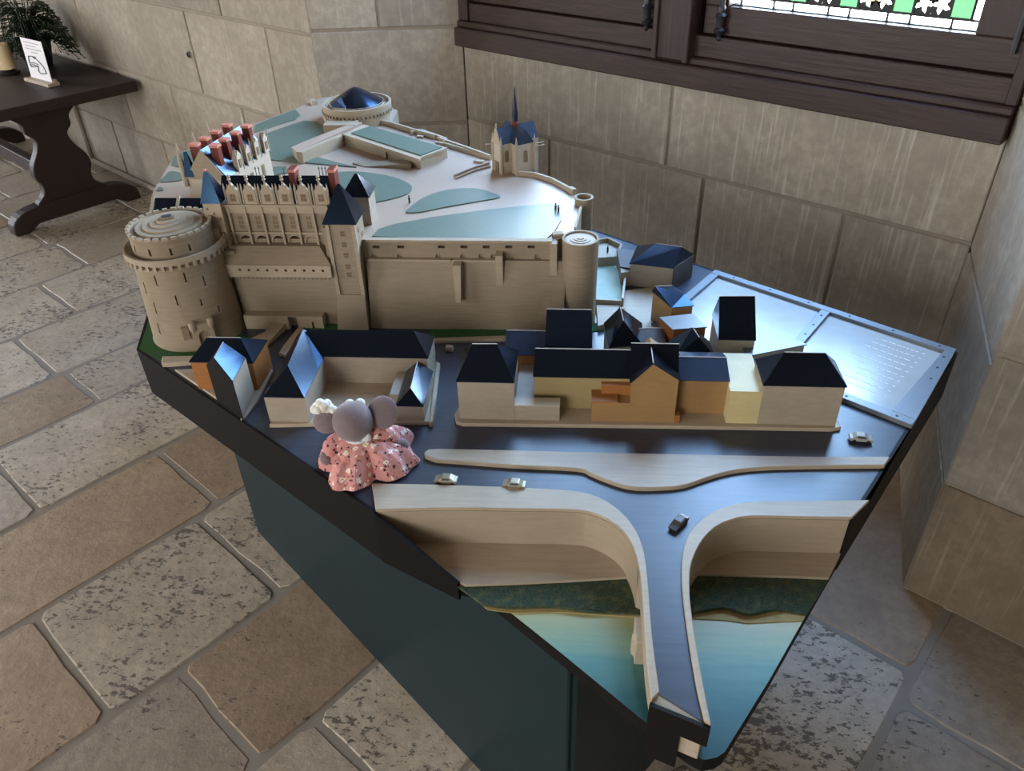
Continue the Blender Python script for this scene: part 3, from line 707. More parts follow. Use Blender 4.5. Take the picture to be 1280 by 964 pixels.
# rows of tiny illegible white lettering
q = random.Random(4); t0 = bw+0.030; rowsn = 10
for k in range(rowsn):
    t = t0+k*(LV_-2*bw-0.055)/rowsn; mb = MB(); s = LU_-0.050-k*0.0022; end = s-q.uniform(0.075, 0.115)
    mb.wall(fp(s, t), fp(s-0.006, t), 0.0028, 0.0024, 0.0029); s -= 0.014
    while s > end:
        w = q.uniform(0.004, 0.016); mb.wall(fp(s, t), fp(s-w, t), 0.0026, 0.0024, 0.0029); s -= w+0.003
    mb.build('lettering_row', 'white_mark', tbl)

# ================================================================== THE CHATEAU
HT = 0.205                                   # terrace level
ter = thing('castle_terrace', 'pale high castle terrace with rampart wall, garden lawns and sunken court on the model', 'castle terrace', (-0.45, 2.0, 0.0))
YT, YB = 1.600, 1.552
rightpx = [(690, 303), (716, 292), (727, 262), (716, 243), (690, 228), (667, 221), (613, 198), (557, 178), (515, 166), (490, 152)]
backpx = [(497, 138), (450, 118), (402, 122), (390, 126), (369, 136), (320, 154), (272, 172), (222, 192), (215, 200), (192, 238)]
outline = [(-0.775, YT), (-0.05, YT)] + pix(rightpx[1:], HT) + pix(backpx, HT) + [(-1.02, 1.665), (-0.775, 1.665)]
tblk = MB().prism(outline, -0.0005, HT-0.001).build('terrace_block', 'castle_stone', ter)
MB().prism(outline, HT-0.001, HT).build('terrace_path', 'path_pink', ter)
# battered front wall with its upright upper band
ZBND = 0.160
MB().prism([(-0.475, YB), (-0.02, YB), (-0.02, YT+0.01), (-0.475, YT+0.01)], -0.0005, [ZBND, ZBND, ZBND, ZBND]).build('wall_footing', 'castle_stone', ter) if False else None
MB().add([(-0.475, YB, -0.0005), (-0.02, YB, -0.0005), (-0.02, YT+0.01, -0.0005), (-0.475, YT+0.01, -0.0005), (-0.475, YT-0.008, ZBND), (-0.02, YT-0.008, ZBND), (-0.02, YT+0.01, ZBND), (-0.475, YT+0.01, ZBND)],
         [(3, 2, 1, 0), (4, 5, 6, 7), (0, 1, 5, 4), (1, 2, 6, 5), (2, 3, 7, 6), (3, 0, 4, 7)]).build('battered_wall', 'castle_stone', ter)
MB().box(-0.470, -0.05, YT-0.010, YT+0.004, HT-0.001, HT+0.004).build('coping', 'castle_stone_light', ter)
MB().box(-0.470, -0.28, YT-0.012, YT, 0.157, 0.162).build('string_course', 'castle_stone_light', ter)
MB().box(-0.275, -0.17, YT-0.012, YT, 0.157, 0.162).build('string_course', 'castle_stone_light', ter)
cut = MB()
for px in (468, 500, 548, 579, 602, 617, 639, 672):                         # row of windows under the coping
    p = onY(px, 322, YT); w = 0.0065
    wo_ = [(p.x-w, YT, p.z-0.011), (p.x+w, YT, p.z-0.011), (p.x+w, YT, p.z+0.004), (p.x+w*0.6, YT, p.z+0.009), (p.x-w*0.6, YT, p.z+0.009), (p.x-w, YT, p.z+0.004)]
    cut.extr([(a, b-0.003, c) for a, b, c in wo_], (0, 0.009, 0)); MB().extr([(a, b+0.0055, c) for a, b, c in wo_], (0, 0.002, 0)).build('blind_window', 'castle_stone', ter)
for px in (470, 501, 552, 580, 608, 636, 664):
    p = onY(px, 309, YT); w = 0.008
    cut.box(p.x-w, p.x+w, YT-0.003, YT+0.016, p.z-0.003, p.z+0.004); MB().box(p.x-w, p.x+w, YT+0.0155, YT+0.018, p.z-0.003, p.z+0.004).build('slot_window', 'castle_stone', ter)
carve(tblk, cut)
bx = onY(573, 330, YT).x
MB().hull([(bx-0.008, YT-0.012, 0.160), (bx+0.010, YT-0.012, 0.160), (bx-0.008, YT-0.032, 0.158), (bx+0.010, YT-0.032, 0.158), (bx-0.004, YB-0.006, 0.075), (bx+0.008, YB-0.006, 0.075), (bx-0.004, YT, 0.07), (bx+0.008, YT, 0.07)]).build('buttress', 'castle_stone_light', ter)
bx = onY(625, 330, YT).x
MB().hull([(bx-0.008, YT-0.022, 0.178), (bx+0.008, YT-0.022, 0.178), (bx-0.008, YT, 0.180), (bx+0.008, YT, 0.180), (bx-0.008, YT-0.022, 0.10), (bx+0.008, YT-0.022, 0.10), (bx-0.008, YT, 0.09), (bx+0.008, YT, 0.09)]).build('buttress', 'castle_stone_light', ter)
bx = onY(693, 330, YT).x
MB().box(bx-0.010, bx+0.006, YT-0.016, YT+0.004, 0.10, HT).build('buttress', 'castle_stone_light', ter)
MB().hull([(bx-0.015, YT-0.02, 0.10), (bx+0.02, YT-0.02, 0.10), (bx-0.05, YB-0.01, 0), (bx+0.03, YB-0.015, 0), (bx, YT, 0.1), (bx, YT, 0)]).build('buttress', 'castle_stone', ter)
# lawns on the terrace
C3 = lambda l: [(380+a/4, 90+b/4) for a, b in l]
C2 = lambda l: [(140+a/4, 90+b/4) for a, b in l]
def tl(pts, smooth=True, z=HT, mat='lawn_pale'):
    p = pix(pts, z+0.003)
    if smooth: p = closed(p, 4)
    g = MB().prism(p, z-0.0006, z+0.003).build('lawn', mat, ter)
    return g
tl(C3([(130, 520), (200, 498), (300, 500), (420, 518), (500, 545), (540, 575), (515, 607), (440, 632), (350, 650), (250, 657), (150, 640)]))
tl(C3([(512, 700), (535, 672), (590, 632), (660, 603), (750, 584), (860, 582), (930, 600), (980, 624), (870, 645), (700, 675), (590, 697)]))
tl(C3([(340, 820), (372, 785), (450, 760), (640, 725), (900, 690), (1100, 668), (1230, 656), (1290, 672), (1285, 740), (1250, 800), (1212, 832), (740, 836), (560, 830)]), False)
tl(C2([(712, 300), (720, 262), (820, 222), (915, 187), (940, 213), (915, 236), (830, 262), (750, 290)]), False)
tl(C2([(758, 312), (860, 275), (960, 243), (1020, 246), (1060, 275), (1085, 300), (1000, 335), (880, 375), (1000, 418), (1120, 450), (1222, 474), (1000, 455), (790, 437), (780, 380)]), False)
tl(C2([(300, 462), (312, 425), (335, 408), (420, 375), (530, 332), (560, 380), (480, 440), (410, 470), (390, 488)]), False)
tl(C2([(240, 547), (265, 520), (290, 496), (340, 503), (372, 522), (340, 540)]))
tl(C2([(805, 475), (870, 470), (884, 500), (805, 516)]), False)
tl(C2([(222, 592), (232, 576), (250, 574), (256, 590)]), False)
# sunken court: walkway wall with arches, long wall, raised lawn strip, ramp
ZU = HT+0.030
def strip(px, z0, z1, name, mat): return MB().prism(pix(px, z1), z0, z1).build(name, mat, ter)
wk_ = strip(C3([(-40, 398), (175, 305), (290, 252), (262, 248), (120, 300), (-60, 372)]), HT-0.001, ZU, 'walkway', 'path_pink')
strip(C3([(190, 312), (300, 262), (715, 378), (580, 432)]), HT-0.001, ZU, 'upper_garden', 'castle_stone_light')
cw_ = strip(C3([(-40, 398), (-10, 402), (192, 318), (188, 308)]), HT, ZU+0.002, 'court_wall', 'castle_stone_light')
tl(C3([(236, 303), (330, 270), (690, 374), (584, 415)]), False, ZU)
strip(C3([(188, 308), (200, 306), (585, 426), (575, 436)]), ZU-0.002, ZU+0.004, 'coping', 'castle_stone_light')
strip(C3([(575, 430), (585, 426), (718, 378), (708, 376)]), ZU-0.002, ZU+0.004, 'coping', 'castle_stone_light')
cut = MB()
for k in range(5):
    a = at(380+(15+k*39)/4, 90+(398-k*17)/4, HT+0.012)
    dA = (at(428, 168, HT+0.012)-at(372, 190, HT+0.012)).normalized()
    mb = MB(); pts = []
    for t in range(9): an = math.pi*t/8; pts.append(a+dA*(math.cos(an)*0.011)+Vector((0, 0, math.sin(an)*0.010)))
    pts = [a+dA*0.011-Vector((0, 0, 0.010))]+pts+[a-dA*0.011-Vector((0, 0, 0.010))]
    nrm = Vector((dA.y, -dA.x, 0))
    cut.extr([p+nrm*0.012 for p in pts], -nrm*0.026); mb.extr([p-nrm*0.0135 for p in pts], -nrm*0.003).build('court_arch', 'castle_stone_light', ter)
carve(wk_, cut); carve(cw_, cut)
MB().prism(pix(C3([(240, 440), (530, 438), (535, 462), (300, 455)]), HT+0.012), HT-0.001, [HT+0.002, HT+0.014, HT+0.014, HT+0.004]).build('ramp', 'castle_stone', ter)
# parapets round the back of the terrace
def parapet(px, h=0.014, t=0.007, z=HT, mat='castle_stone_light'):
    p = pix(px, z)
    for a, b in zip(p[:-1], p[1:]): MB().wall(a, b, t, z-0.002, z+h).build('parapet', mat, ter)
parapet([(645, 219), (668, 221), (690, 228), (712, 240)], 0.012)
parapet([(712, 240), (718, 243)], 0.014, 0.012)
parapet([(455, 152), (490, 158), (515, 166), (545, 174)]); parapet([(548, 177), (580, 188), (613, 200)])
parapet(C3([(535, 316), (585, 305), (712, 350), (700, 366)]), 0.012)
parapet(C3([(660, 366), (712, 372), (935, 440)]), 0.010)
parapet([(726, 262), (719, 288)], 0.008, 0.005)
parapet([(568, 222), (592, 212), (612, 206)], 0.008, 0.004); parapet([(570, 224), (594, 214), (613, 209)], 0.005, 0.004)
parapet(C3([(100, 225), (140, 300)]), 0.02, 0.01)
bq = at(599, 203, HT); MB().obox((bq.x, bq.y), (1, -0.3), 0.028, 0.014, HT-0.001, HT+0.006).build('stone_block', 'castle_stone_light', ter)
bq = at(526, 172, HT); MB().obox((bq.x, bq.y), (1, -0.3), 0.022, 0.012, HT-0.001, HT+0.006).build('stone_block', 'castle_stone_light', ter)
bq = at(392, 130, HT); MB().obox((bq.x, bq.y), (0.6, -1), 0.035, 0.018, HT-0.001, HT+0.014).build('stone_block', 'castle_stone_light', ter)

# tiny figures walking in the gardens
for px, py, lab in ((512, 254, 'tiny dark figure standing between the two leaf shaped lawns'), (528.5, 210, 'tiny dark figure beside the white plateau below the lawn strip'), (484, 199, 'tiny dark figure inside the sunken court by the long wall'),
                    (694.5, 264, 'tiny dark figure of a walking pair on the rampart walk'), (698, 266, 'tiny dark figure of a walking pair on the rampart walk'), (759.5, 316, 'tiny dark figure on the pale bastion behind the slender round tower')):
    z = 0.03 if px > 750 else HT
    p = at(px, py, z)
    mb = MB().lathe(p.x, p.y, [(0.0022, z-0.0005), (0.0026, z+0.008), (0.003, z+0.013), (0.0012, z+0.016), (0.0020, z+0.018), (0.0012, z+0.0205)], 8)
    mb.build('model_figure', 'figure_dark', smooth=True, label=lab, cat='figurine', group='tiny figures on the castle terrace')

# ---- great round tower
RX, RY = -0.888, 1.538
rt = thing('round_tower', 'broad round castle tower with stepped flat top and corbelled gallery', 'tower', (RX, RY, 0.0))
shaft = MB().lathe(RX, RY, [(0.108, -0.001), (0.1045, 0.006), (0.0945, 0.208)], 56).build('tower_shaft', 'castle_stone', rt, smooth=True)
MB().lathe(RX, RY, [(0.0945, 0.204), (0.104, 0.214), (0.108, 0.216), (0.108, 0.229), (0.103, 0.229), (0.103, 0.219), (0.075, 0.219)], 56, cap=False).build('gallery', 'castle_stone_light', rt, smooth=True)
for k in range(40):
    a = 2*math.pi*k/40
    c = Vector((RX+math.cos(a)*0.102, RY+math.sin(a)*0.102))
    MB().obox(c, (math.cos(a), math.sin(a)), 0.012, 0.007, 0.205, 0.2165).build('corbel', 'castle_stone_light', rt)
drum_ = MB().lathe(RX, RY, [(0.0875, 0.215), (0.0865, 0.258), (0.089, 0.262), (0.089, 0.268), (0.084, 0.268), (0.082, 0.264)], 48).build('upper_drum', 'castle_stone', rt, smooth=True)
for k in range(30):
    a = 2*math.pi*k/30; c = Vector((RX+math.cos(a)*0.0865, RY+math.sin(a)*0.0865))
    MB().obox(c, (-math.sin(a), math.cos(a)), 0.011, 0.006, 0.266, 0.2715).build('merlon', 'castle_stone_light', rt)
for r_, z in ((0.070, 0.269), (0.054, 0.273), (0.038, 0.277), (0.024, 0.281)):
    MB().lathe(RX, RY, [(r_, z-0.008), (r_, z)], 48).build('roof_step', 'castle_stone_light', rt)
MB().obox((RX, RY), (0.8, 0.5), 0.026, 0.020, 0.280, 0.286).build('roof_hatch', 'castle_stone', rt); MB().obox((RX, RY), (0.8, 0.5), 0.018, 0.013, 0.286, 0.2875).build('hatch_glass', 'roof_slate', rt)
sb = Vector((RX+0.081, RY+0.032)); MB().obox(sb, (0.9, 0.3), 0.024, 0.02, 0.215, 0.245).build('stair_box', 'castle_stone', rt)
cut = MB()
def slit(ang, z, h, w=0.0035):
    r_ = 0.1045-(0.010)*(z/0.21)+0.0006; a = R(ang); c = (RX+math.cos(a)*r_, RY+math.sin(a)*r_)
    cut.obox(c, (-math.sin(a), math.cos(a)), w, 0.016, z-h/2, z+h/2)
    ci = (RX+math.cos(a)*(r_-0.0085), RY+math.sin(a)*(r_-0.0085))
    s_ = MB().obox(ci, (-math.sin(a), math.cos(a)), w, 0.002, z-h/2, z+h/2).build('arrow_slit', 'castle_stone', rt)
    MB().obox(c, (-math.sin(a), math.cos(a)), w*1.9, 0.004, z-h/2-0.003, z-h/2).build('sill', 'castle_stone_light', s_)
for ang, z, h in ((238, 0.155, 0.024), (262, 0.178, 0.024), (300, 0.180, 0.022), (322, 0.160, 0.024), (282, 0.130, 0.024), (248, 0.108, 0.026), (244, 0.055, 0.026), (310, 0.115, 0.016), (330, 0.085, 0.014), (215, 0.10, 0.020)): slit(ang, z, h)
carve(shaft, cut); cut = MB()
for ang in (232, 262, 292, 318):
    a = R(ang); c = (RX+math.cos(a)*0.0874, RY+math.sin(a)*0.0874); cut.obox(c, (-math.sin(a), math.cos(a)), 0.006, 0.014, 0.231, 0.247); ci = (RX+math.cos(a)*0.0800, RY+math.sin(a)*0.0800); MB().obox(ci, (-math.sin(a), math.cos(a)), 0.006, 0.002, 0.231, 0.247).build('drum_window', 'castle_stone', rt)
carve(drum_, cut)
# gatehouse stuck to the tower's foot
ga = R(302); gd = Vector((math.cos(ga), math.sin(ga))); gt = Vector((-gd.y, gd.x)); gc = Vector((RX, RY))+gd*0.104
ghs = MB().obox(gc, gt, 0.046, 0.016, -0.001, 0.070).build('gatehouse', 'castle_stone_light', rt)
for s in (-1, 1):
    c = gc+gt*0.020*s+gd*0.008
    MB().lathe(c.x, c.y, [(0.001, 0.052), (0.007, 0.062), (0.0075, 0.076), (0.006, 0.080)], 12).build('bartizan', 'castle_stone_light', rt, smooth=True)
    MB().lathe(c.x, c.y, [(0.004, 0.080), (0.0005, 0.081)], 8).build('bartizan_top', 'castle_stone_light', rt)
gs = []
for t in range(9): an = math.pi*t/8; gs.append(gc+gd*0.0075+gt*math.cos(an)*0.012)
g3 = [Vector((p.x, p.y, 0.040+0.012*math.sin(math.pi*t/8))) for t, p in enumerate(gs)]
g3 = [Vector((gs[0].x, gs[0].y, 0.0))]+g3+[Vector((gs[-1].x, gs[-1].y, 0.0))]
gi = Vector((gd.x, gd.y, 0)); carve(ghs, MB().extr([p+gi*0.004 for p in g3], -gi*0.012)); MB().extr([p-gi*0.0075 for p in g3], -gi*0.002).build('gate_arch', 'castle_stone', rt)
wing = gc-gt*0.036
MB().obox(wing-gd*0.006, gt, 0.014, 0.010, 0.035, 0.066).build('oriel', 'castle_stone', rt)

# ---- royal lodge: facade plane
YF = 1.600
lod = thing('castle_lodge', 'long pale castle lodge with black roof, six stone dormers and a row of arches', 'castle wing', (-0.66, YF+0.05, 0.0))
LX0, LX1 = -0.795, -0.545
# wall under the facade down to the street, and its low outer wall
MB().box(-0.785, -0.54, YF-0.036, YF, -0.001, 0.166).build('retaining_wall', 'castle_stone', lod)
MB().box(LX0, LX1, YF-0.040, YF+0.002, 0.165, 0.196).build('terrace_ledge', 'castle_stone_light', lod) if False else None
MB().add([(LX0, YF-0.050, 0.163), (LX1, YF-0.050, 0.163), (LX1, YF, 0.163), (LX0, YF, 0.163), (LX0+0.004, YF-0.018, 0.196), (LX1-0.03, YF-0.018, 0.196), (LX1-0.03, YF, 0.196), (LX0+0.004, YF, 0.196)],
         [(3, 2, 1, 0), (4, 5, 6, 7), (0, 1, 5, 4), (1, 2, 6, 5), (2, 3, 7, 6), (3, 0, 4, 7)]).build('sloping_bank', 'castle_stone', lod)
gal = MB().box(LX0+0.004, LX1-0.002, YF-0.052, YF-0.030, 0.134, 0.164).build('corbelled_gallery', 'castle_stone_light', lod)
gw = LX1-LX0-0.006
cut = MB()
for k in range(10):
    x = LX0+0.036+k*0.0215; cut.box(x-0.0028, x+0.0028, YF-0.056, YF-0.040, 0.149, 0.1545); MB().box(x-0.0028, x+0.0028, YF-0.0405, YF-0.038, 0.149, 0.1545).build('gallery_window', 'castle_stone_light', gal)
carve(gal, cut)
for k in range(24):
    x = LX0+0.009+k*gw/24*0.985; MB().lathe(x, YF-0.046, [(0.001, 0.126), (0.0048, 0.134), (0.0048, 0.136)], 8).build('corbel', 'castle_stone', gal)
lwl = MB().box(-0.775, -0.585, YF-0.060, YF-0.03, -0.001, 0.036).build('lower_wall', 'castle_stone_light', lod)
gp = onY(366, 402, YF-0.06)
gpts = [(gp.x-0.011, YF-0.060, 0.0), (gp.x+0.011, YF-0.060, 0.0)]+[(gp.x+0.011*math.cos(math.pi*t/8), YF-0.060, 0.030+0.012*math.sin(math.pi*t/8)) for t in range(9)]
gpts = [(a, b, min(c, 0.0345)) for a, b, c in gpts]
MB().extr([(a, b+0.0175, c) for a, b, c in gpts], (0, 0.002, 0)).build('gate_arch', 'castle_stone', lod)
carve(lwl, MB().extr([(a, b-0.004, c-0.003 if c < 0.001 else c) for a, b, c in gpts], (0, 0.022, 0)).box(gp.x+0.045, gp.x+0.05, YF-0.064, YF-0.042, -0.003, 0.022))
MB().box(gp.x+0.045, gp.x+0.05, YF-0.0425, YF-0.040, 0.0, 0.022).build('small_door', 'castle_stone', lod)
# facade
lwalls = MB().box(LX0, LX1, YF-0.0015, YF+0.085, 0.188, 0.288).build('lodge_walls', 'castle_stone', lod); cut = MB()
arcx = [onY(px, 300, YF).x for px in (309, 329, 349.5, 370, 391)]
for i, x in enumerate(arcx):
    w = 0.0145; pts = [(x-w, YF, 0.189), (x+w, YF, 0.189)]+[(x+w*math.cos(math.pi*t/10), YF, 0.200+w*math.sin(math.pi*t/10)) for t in range(11)]
    dp = 0.060 if i < 4 else 0.008                                  # open arcade; the last arch is only a shallow blind niche
    cut.extr([(a, b-0.006, c) for a, b, c in pts], (0, dp, 0)); MB().extr([(a, b-0.0065+dp, c) for a, b, c in pts], (0, 0.002, 0)).build('arch_opening', 'castle_stone', lod)
    w2 = w+0.003; po = []; pi_ = []
    for t in range(11):
        an = math.pi*t/10; po.append((x+w2*math.cos(an), 0.200+w2*math.sin(an))); pi_.append((x+w*math.cos(an), 0.200+w*math.sin(an)))
    v = [(a, YF-0.003, b) for a, b in po]+[(a, YF-0.003, b) for a, b in pi_]+[(a, YF, b) for a, b in po]+[(a, YF, b) for a, b in pi_]; n = 11
    MB().add(v, [f_ for t in range(n-1) for f_ in ((t, t+1, n+t+1, n+t), (t, 2*n+t, 2*n+t+1, t+1), (n+t, n+t+1, 3*n+t+1, 3*n+t))]).build('arch_ring', 'castle_stone_light', lod)
carve(lwalls, cut)
MB().box(LX0, LX1, YF-0.006, YF, 0.219, 0.224).build('string_course', 'castle_stone_light', lod)
MB().box(LX0, LX1, YF-0.007, YF, 0.270, 0.288).build('balustrade', 'castle_stone_light', lod)
MB().box(LX0, LX1, YF-0.009, YF, 0.285, 0.290).build('cornice', 'castle_stone_light', lod)
def cross_window(parent, x, y, z, cw, ch, nx, nz, nrm=(0, -1)):
    wdw = MB().box(x-nx*cw*0.72, x+nx*cw*0.72, y-0.0006, y, z-nz*ch*0.66, z+nz*ch*0.66).build('window', 'castle_stone_light', parent)
    for i in range(nx):
        for k in range(nz):
            cx, cz = x+(i-(nx-1)/2)*cw*1.25, z+(k-(nz-1)/2)*ch*1.2
            MB().box(cx-cw/2, cx+cw/2, y-0.0016, y, cz-ch/2, cz+ch/2).build('shade_pane', 'recess_shade_brown', wdw)
wx_ = [onY(140+c/4, 276, YF).x for c in (645, 733, 818, 903, 985, 1062)]
for x in wx_: cross_window(lod, x, YF, 0.246, 0.0048, 0.0085, 2, 3)
for i in range(7):
    x = (wx_[0]*1.5-wx_[1]*0.5) + i*(wx_[5]-wx_[0])/5
    if x < LX1: MB().box(x-0.0022, x+0.0022, YF-0.009, YF, 0.189, 0.286).build('pilaster', 'castle_stone_light', lod)
MB().hull([(LX0+0.002, YF+0.004, 0.287), (LX1, YF+0.004, 0.287), (LX1, YF+0.085, 0.287), (LX0+0.002, YF+0.085, 0.287), (LX0+0.002, YF+0.044, 0.338), (LX1, YF+0.044, 0.338)]).build('lodge_roof', 'roof_black', lod)
dx_ = [onY(px, 243, YF).x for px in (291, 312.5, 334, 356, 379, 401)]
for x in dx_:
    w = 0.0135
    dm = MB().extr([(x-w, YF-0.004, 0.288), (x+w, YF-0.004, 0.288), (x+w, YF-0.004, 0.320), (x+0.004, YF-0.004, 0.333), (x, YF-0.004, 0.338), (x-0.004, YF-0.004, 0.333), (x-w, YF-0.004, 0.320)], (0, 0.008, 0)).build('dormer', 'castle_stone_light', lod)
    cross_window(dm, x, YF-0.004, 0.305, 0.0048, 0.007, 2, 2)
    for s in (-1, 1):
        MB().lathe(x+s*(w+0.0028), YF-0.002, [(0.0026, 0.286), (0.0026, 0.326), (0.0005, 0.337)], 6).build('pinnacle', 'castle_stone_light', dm)
        MB().lathe(x+s*w*0.55, YF-0.002, [(0.002, 0.318), (0.002, 0.330), (0.0005, 0.335)], 6).build('pinnacle', 'castle_stone_light', dm)
    mb = MB().lathe(x, YF-0.002, [(0.002, 0.332), (0.0022, 0.343), (0.0046, 0.346), (0.0018, 0.349), (0.0042, 0.352), (0.0008, 0.357)], 8)
    mb.build('finial', 'castle_stone_light', dm, smooth=True)
for px, py, mt in ((368, 222, 'chimney_red'), (417, 222, 'chimney_pink')):
    p = onY(px, py, YF+0.044); c = MB().box(p.x-0.007, p.x+0.007, YF+0.030, YF+0.058, 0.300, 0.357).build('chimney', 'chimney_red', lod)
    MB().box(p.x-0.0085, p.x+0.0085, YF+0.028, YF+0.060, 0.350, 0.356).build('chimney_cap', 'chimney_pink', c)
for px in (356, 400, 404, 408, 321, 325):
    p = onY(px, 220, YF+0.044); MB().lathe(p.x, YF+0.044, [(0.0008, 0.335), (0.0008, 0.352), (0.002, 0.354), (0.0004, 0.358)], 6).build('ridge_finial', 'iron', lod)
# turret at the lodge's left corner
tx, ty = -0.800, YF-0.004
tur = thing('stair_turret', 'slender corner turret with steep dark pyramid roof beside the broad round tower', 'turret', (tx, ty, 0.0))
MB().box(tx-0.021, tx+0.019, ty-0.018, ty+0.004, 0.08, 0.300).box(tx-0.021, tx+0.019, ty+0.004, ty+0.03, HT-0.0005, 0.300).build('turret_walls', 'castle_stone_light', tur)
MB().hull([(tx-0.024, ty-0.021, 0.299), (tx+0.022, ty-0.021, 0.299), (tx+0.022, ty+0.033, 0.299), (tx-0.024, ty+0.033, 0.299), (tx-0.009, ty+0.005, 0.366), (tx-0.003, ty+0.005, 0.366)]).build('turret_roof', 'roof_black', tur)
MB().box(tx-0.009, tx-0.003, ty+0.0, ty+0.008, 0.364, 0.368).build('roof_tip', 'chimney_pink', tur)
for i in range(9):
    z = 0.286-i*0.0115; xx = tx-0.012+(i % 3)*0.012
    MB().box(xx-0.002, xx+0.002, ty-0.0192, ty-0.016, z-0.0025, z+0.0025).build('turret_window_shade', 'recess_shade_brown', tur)
MB().extr([(tx-0.021, ty-0.012, 0.19), (tx-0.021, ty-0.012, 0.272), (tx-0.052, ty-0.012, 0.245), (tx-0.052, ty-0.012, 0.19)], (0, 0.012, 0)).build('side_gable', 'castle_stone', tur)
MB().box(tx-0.026, tx+0.030, ty-0.03, ty+0.01, 0.176, 0.190).build('turret_plinth', 'castle_stone', tur)
# square tower at the right end
sq = thing('square_tower', 'tall square castle tower with pointed black roof, its gloss tinted sky blue', 'tower', (-0.505, 1.585, 0.0))
SX0, SX1, SY0, SY1 = -0.546, -0.481, 1.562, 1.632
MB().hull([(SX0-0.006, SY0-0.028, 0), (SX1+0.004, SY0-0.028, 0), (SX0, SY0-0.004, 0.085), (SX1, SY0-0.004, 0.085), (SX0-0.006, 1.60, 0), (SX1, 1.60, 0), (SX0, 1.60, 0.085), (SX1, 1.60, 0.085)]).build('battered_foot', 'castle_stone', sq)
MB().box(SX0, SX1, SY0, 1.60, 0.08, 0.262).box(SX0, SX1, 1.60, SY1, HT-0.0005, 0.262).build('tower_walls', 'castle_stone', sq)
for x in (SX0+0.004, SX1-0.003): MB().box(x-0.004, x+0.004, SY0-0.004, SY0+0.004, 0.08, 0.258).build('corner_strip', 'castle_stone_light', sq)
MB().box(SX0-0.012, SX0, SY0+0.01, SY1, 0.06, 0.245).build('side_buttress', 'castle_stone', sq)
for z in (0.236, 0.210, 0.184, 0.156, 0.136):
    cross_window(sq, (SX0+SX1)/2+0.002, SY0, z, 0.0042, 0.0055, 2, 2)
for y, z in ((1.585, 0.235), (1.61, 0.215), (1.585, 0.19), (1.61, 0.165)): MB().box(SX1, SX1+0.001, y-0.003, y+0.003, z-0.005, z+0.005).build('side_window', 'recess_shade_brown', sq)  # brown panels standing in for shade inside the window openings
mx, my = (SX0+SX1)/2, (SY0+SY1)/2
MB().hull([(SX0-0.006, SY0-0.006, 0.260), (SX1+0.006, SY0-0.006, 0.260), (SX1+0.006, SY1+0.006, 0.260), (SX0-0.006, SY1+0.006, 0.260), (mx-0.003, my, 0.337), (mx+0.003, my, 0.337)]).build('tower_roof', 'roof_black', sq)
# small hipped block behind the square tower
pv = thing('rear_pavilion', 'small pale pavilion with black hipped roof behind the square tower', 'pavilion', (-0.50, 1.70, HT))
MB().box(-0.535, -0.475, 1.68, 1.74, HT-0.001, 0.275).build('pavilion_walls', 'house_cream', pv)
MB().hull([(-0.539, 1.676, 0.274), (-0.471, 1.676, 0.274), (-0.471, 1.744, 0.274), (-0.539, 1.744, 0.274), (-0.508, 1.71, 0.318), (-0.502, 1.71, 0.318)]).build('pavilion_roof', 'roof_black', pv)
# low service range behind the round tower
sv = thing('service_range', 'low castle range with long black roof behind the broad round tower', 'castle wing', (-0.95, 1.67, 0.0))
SVx0, SVx1, SVy, SVz = -0.985, -0.822, 1.64, 0.232
MB().box(SVx0, SVx1, SVy+0.026, SVy+0.07, HT-0.0005, SVz).build('range_walls', 'castle_stone_light', sv)
MB().hull([(SVx0, SVy-0.004, SVz-0.001), (SVx1, SVy-0.004, SVz-0.001), (SVx1, SVy+0.074, SVz-0.001), (SVx0, SVy+0.074, SVz-0.001), (SVx0, SVy+0.035, SVz+0.040), (SVx1, SVy+0.035, SVz+0.040)]).build('range_roof', 'roof_black', sv)
for x in (SVx0-0.003, SVx0+0.058, SVx1-0.004):
    MB().extr([(x, SVy-0.010, SVz-0.03), (x, SVy+0.080, SVz-0.03), (x, SVy+0.080, SVz+0.004), (x, SVy+0.035, SVz+0.046), (x, SVy-0.010, SVz+0.006)], (0.006, 0, 0)).build('gable_parapet', 'castle_stone_light', sv)
# ---- rear wing running back from the lodge
wgA, wgB = at(300, 222, HT), at(341, 219, HT)
rw = thing('rear_wing', 'tall rear castle wing with glossy slate roof, red chimneys and pale dormers', 'castle wing', (-0.76, 1.86, HT))
e1_ = at(295, 217, 0.285); e2_ = at(336, 188, 0.285)                        # right eave line
dW = Vector((e2_.x-e1_.x, e2_.y-e1_.y)).normalized(); pW = Vector((-dW.y, dW.x))
Lw = (Vector((e2_.x, e2_.y))-Vector((e1_.x, e1_.y))).length; Ww = 0.115
o1 = Vector((e1_.x, e1_.y))-dW*0.035; o2 = o1+dW*(Lw+0.035)
quad = [o1, o2, o2+pW*Ww, o1+pW*Ww]
MB().prism([tuple(q_) for q_ in quad], HT-0.001, 0.286).build('wing_walls', 'house_cream_lit', rw)
r1, r2 = o1+pW*Ww/2+dW*0.002, o2+pW*Ww/2-dW*0.002
MB().hull([(q_.x, q_.y, 0.285) for q_ in quad]+[(r1.x, r1.y, 0.352), (r2.x, r2.y, 0.352)]).build('wing_roof', 'roof_slate', rw)
MB().extr([(o1.x, o1.y, 0.28), (o1.x+pW.x*Ww, o1.y+pW.y*Ww, 0.28), (r1.x, r1.y, 0.353)], (-dW.x*0.004, -dW.y*0.004, 0)).build('end_gable', 'castle_stone', rw)
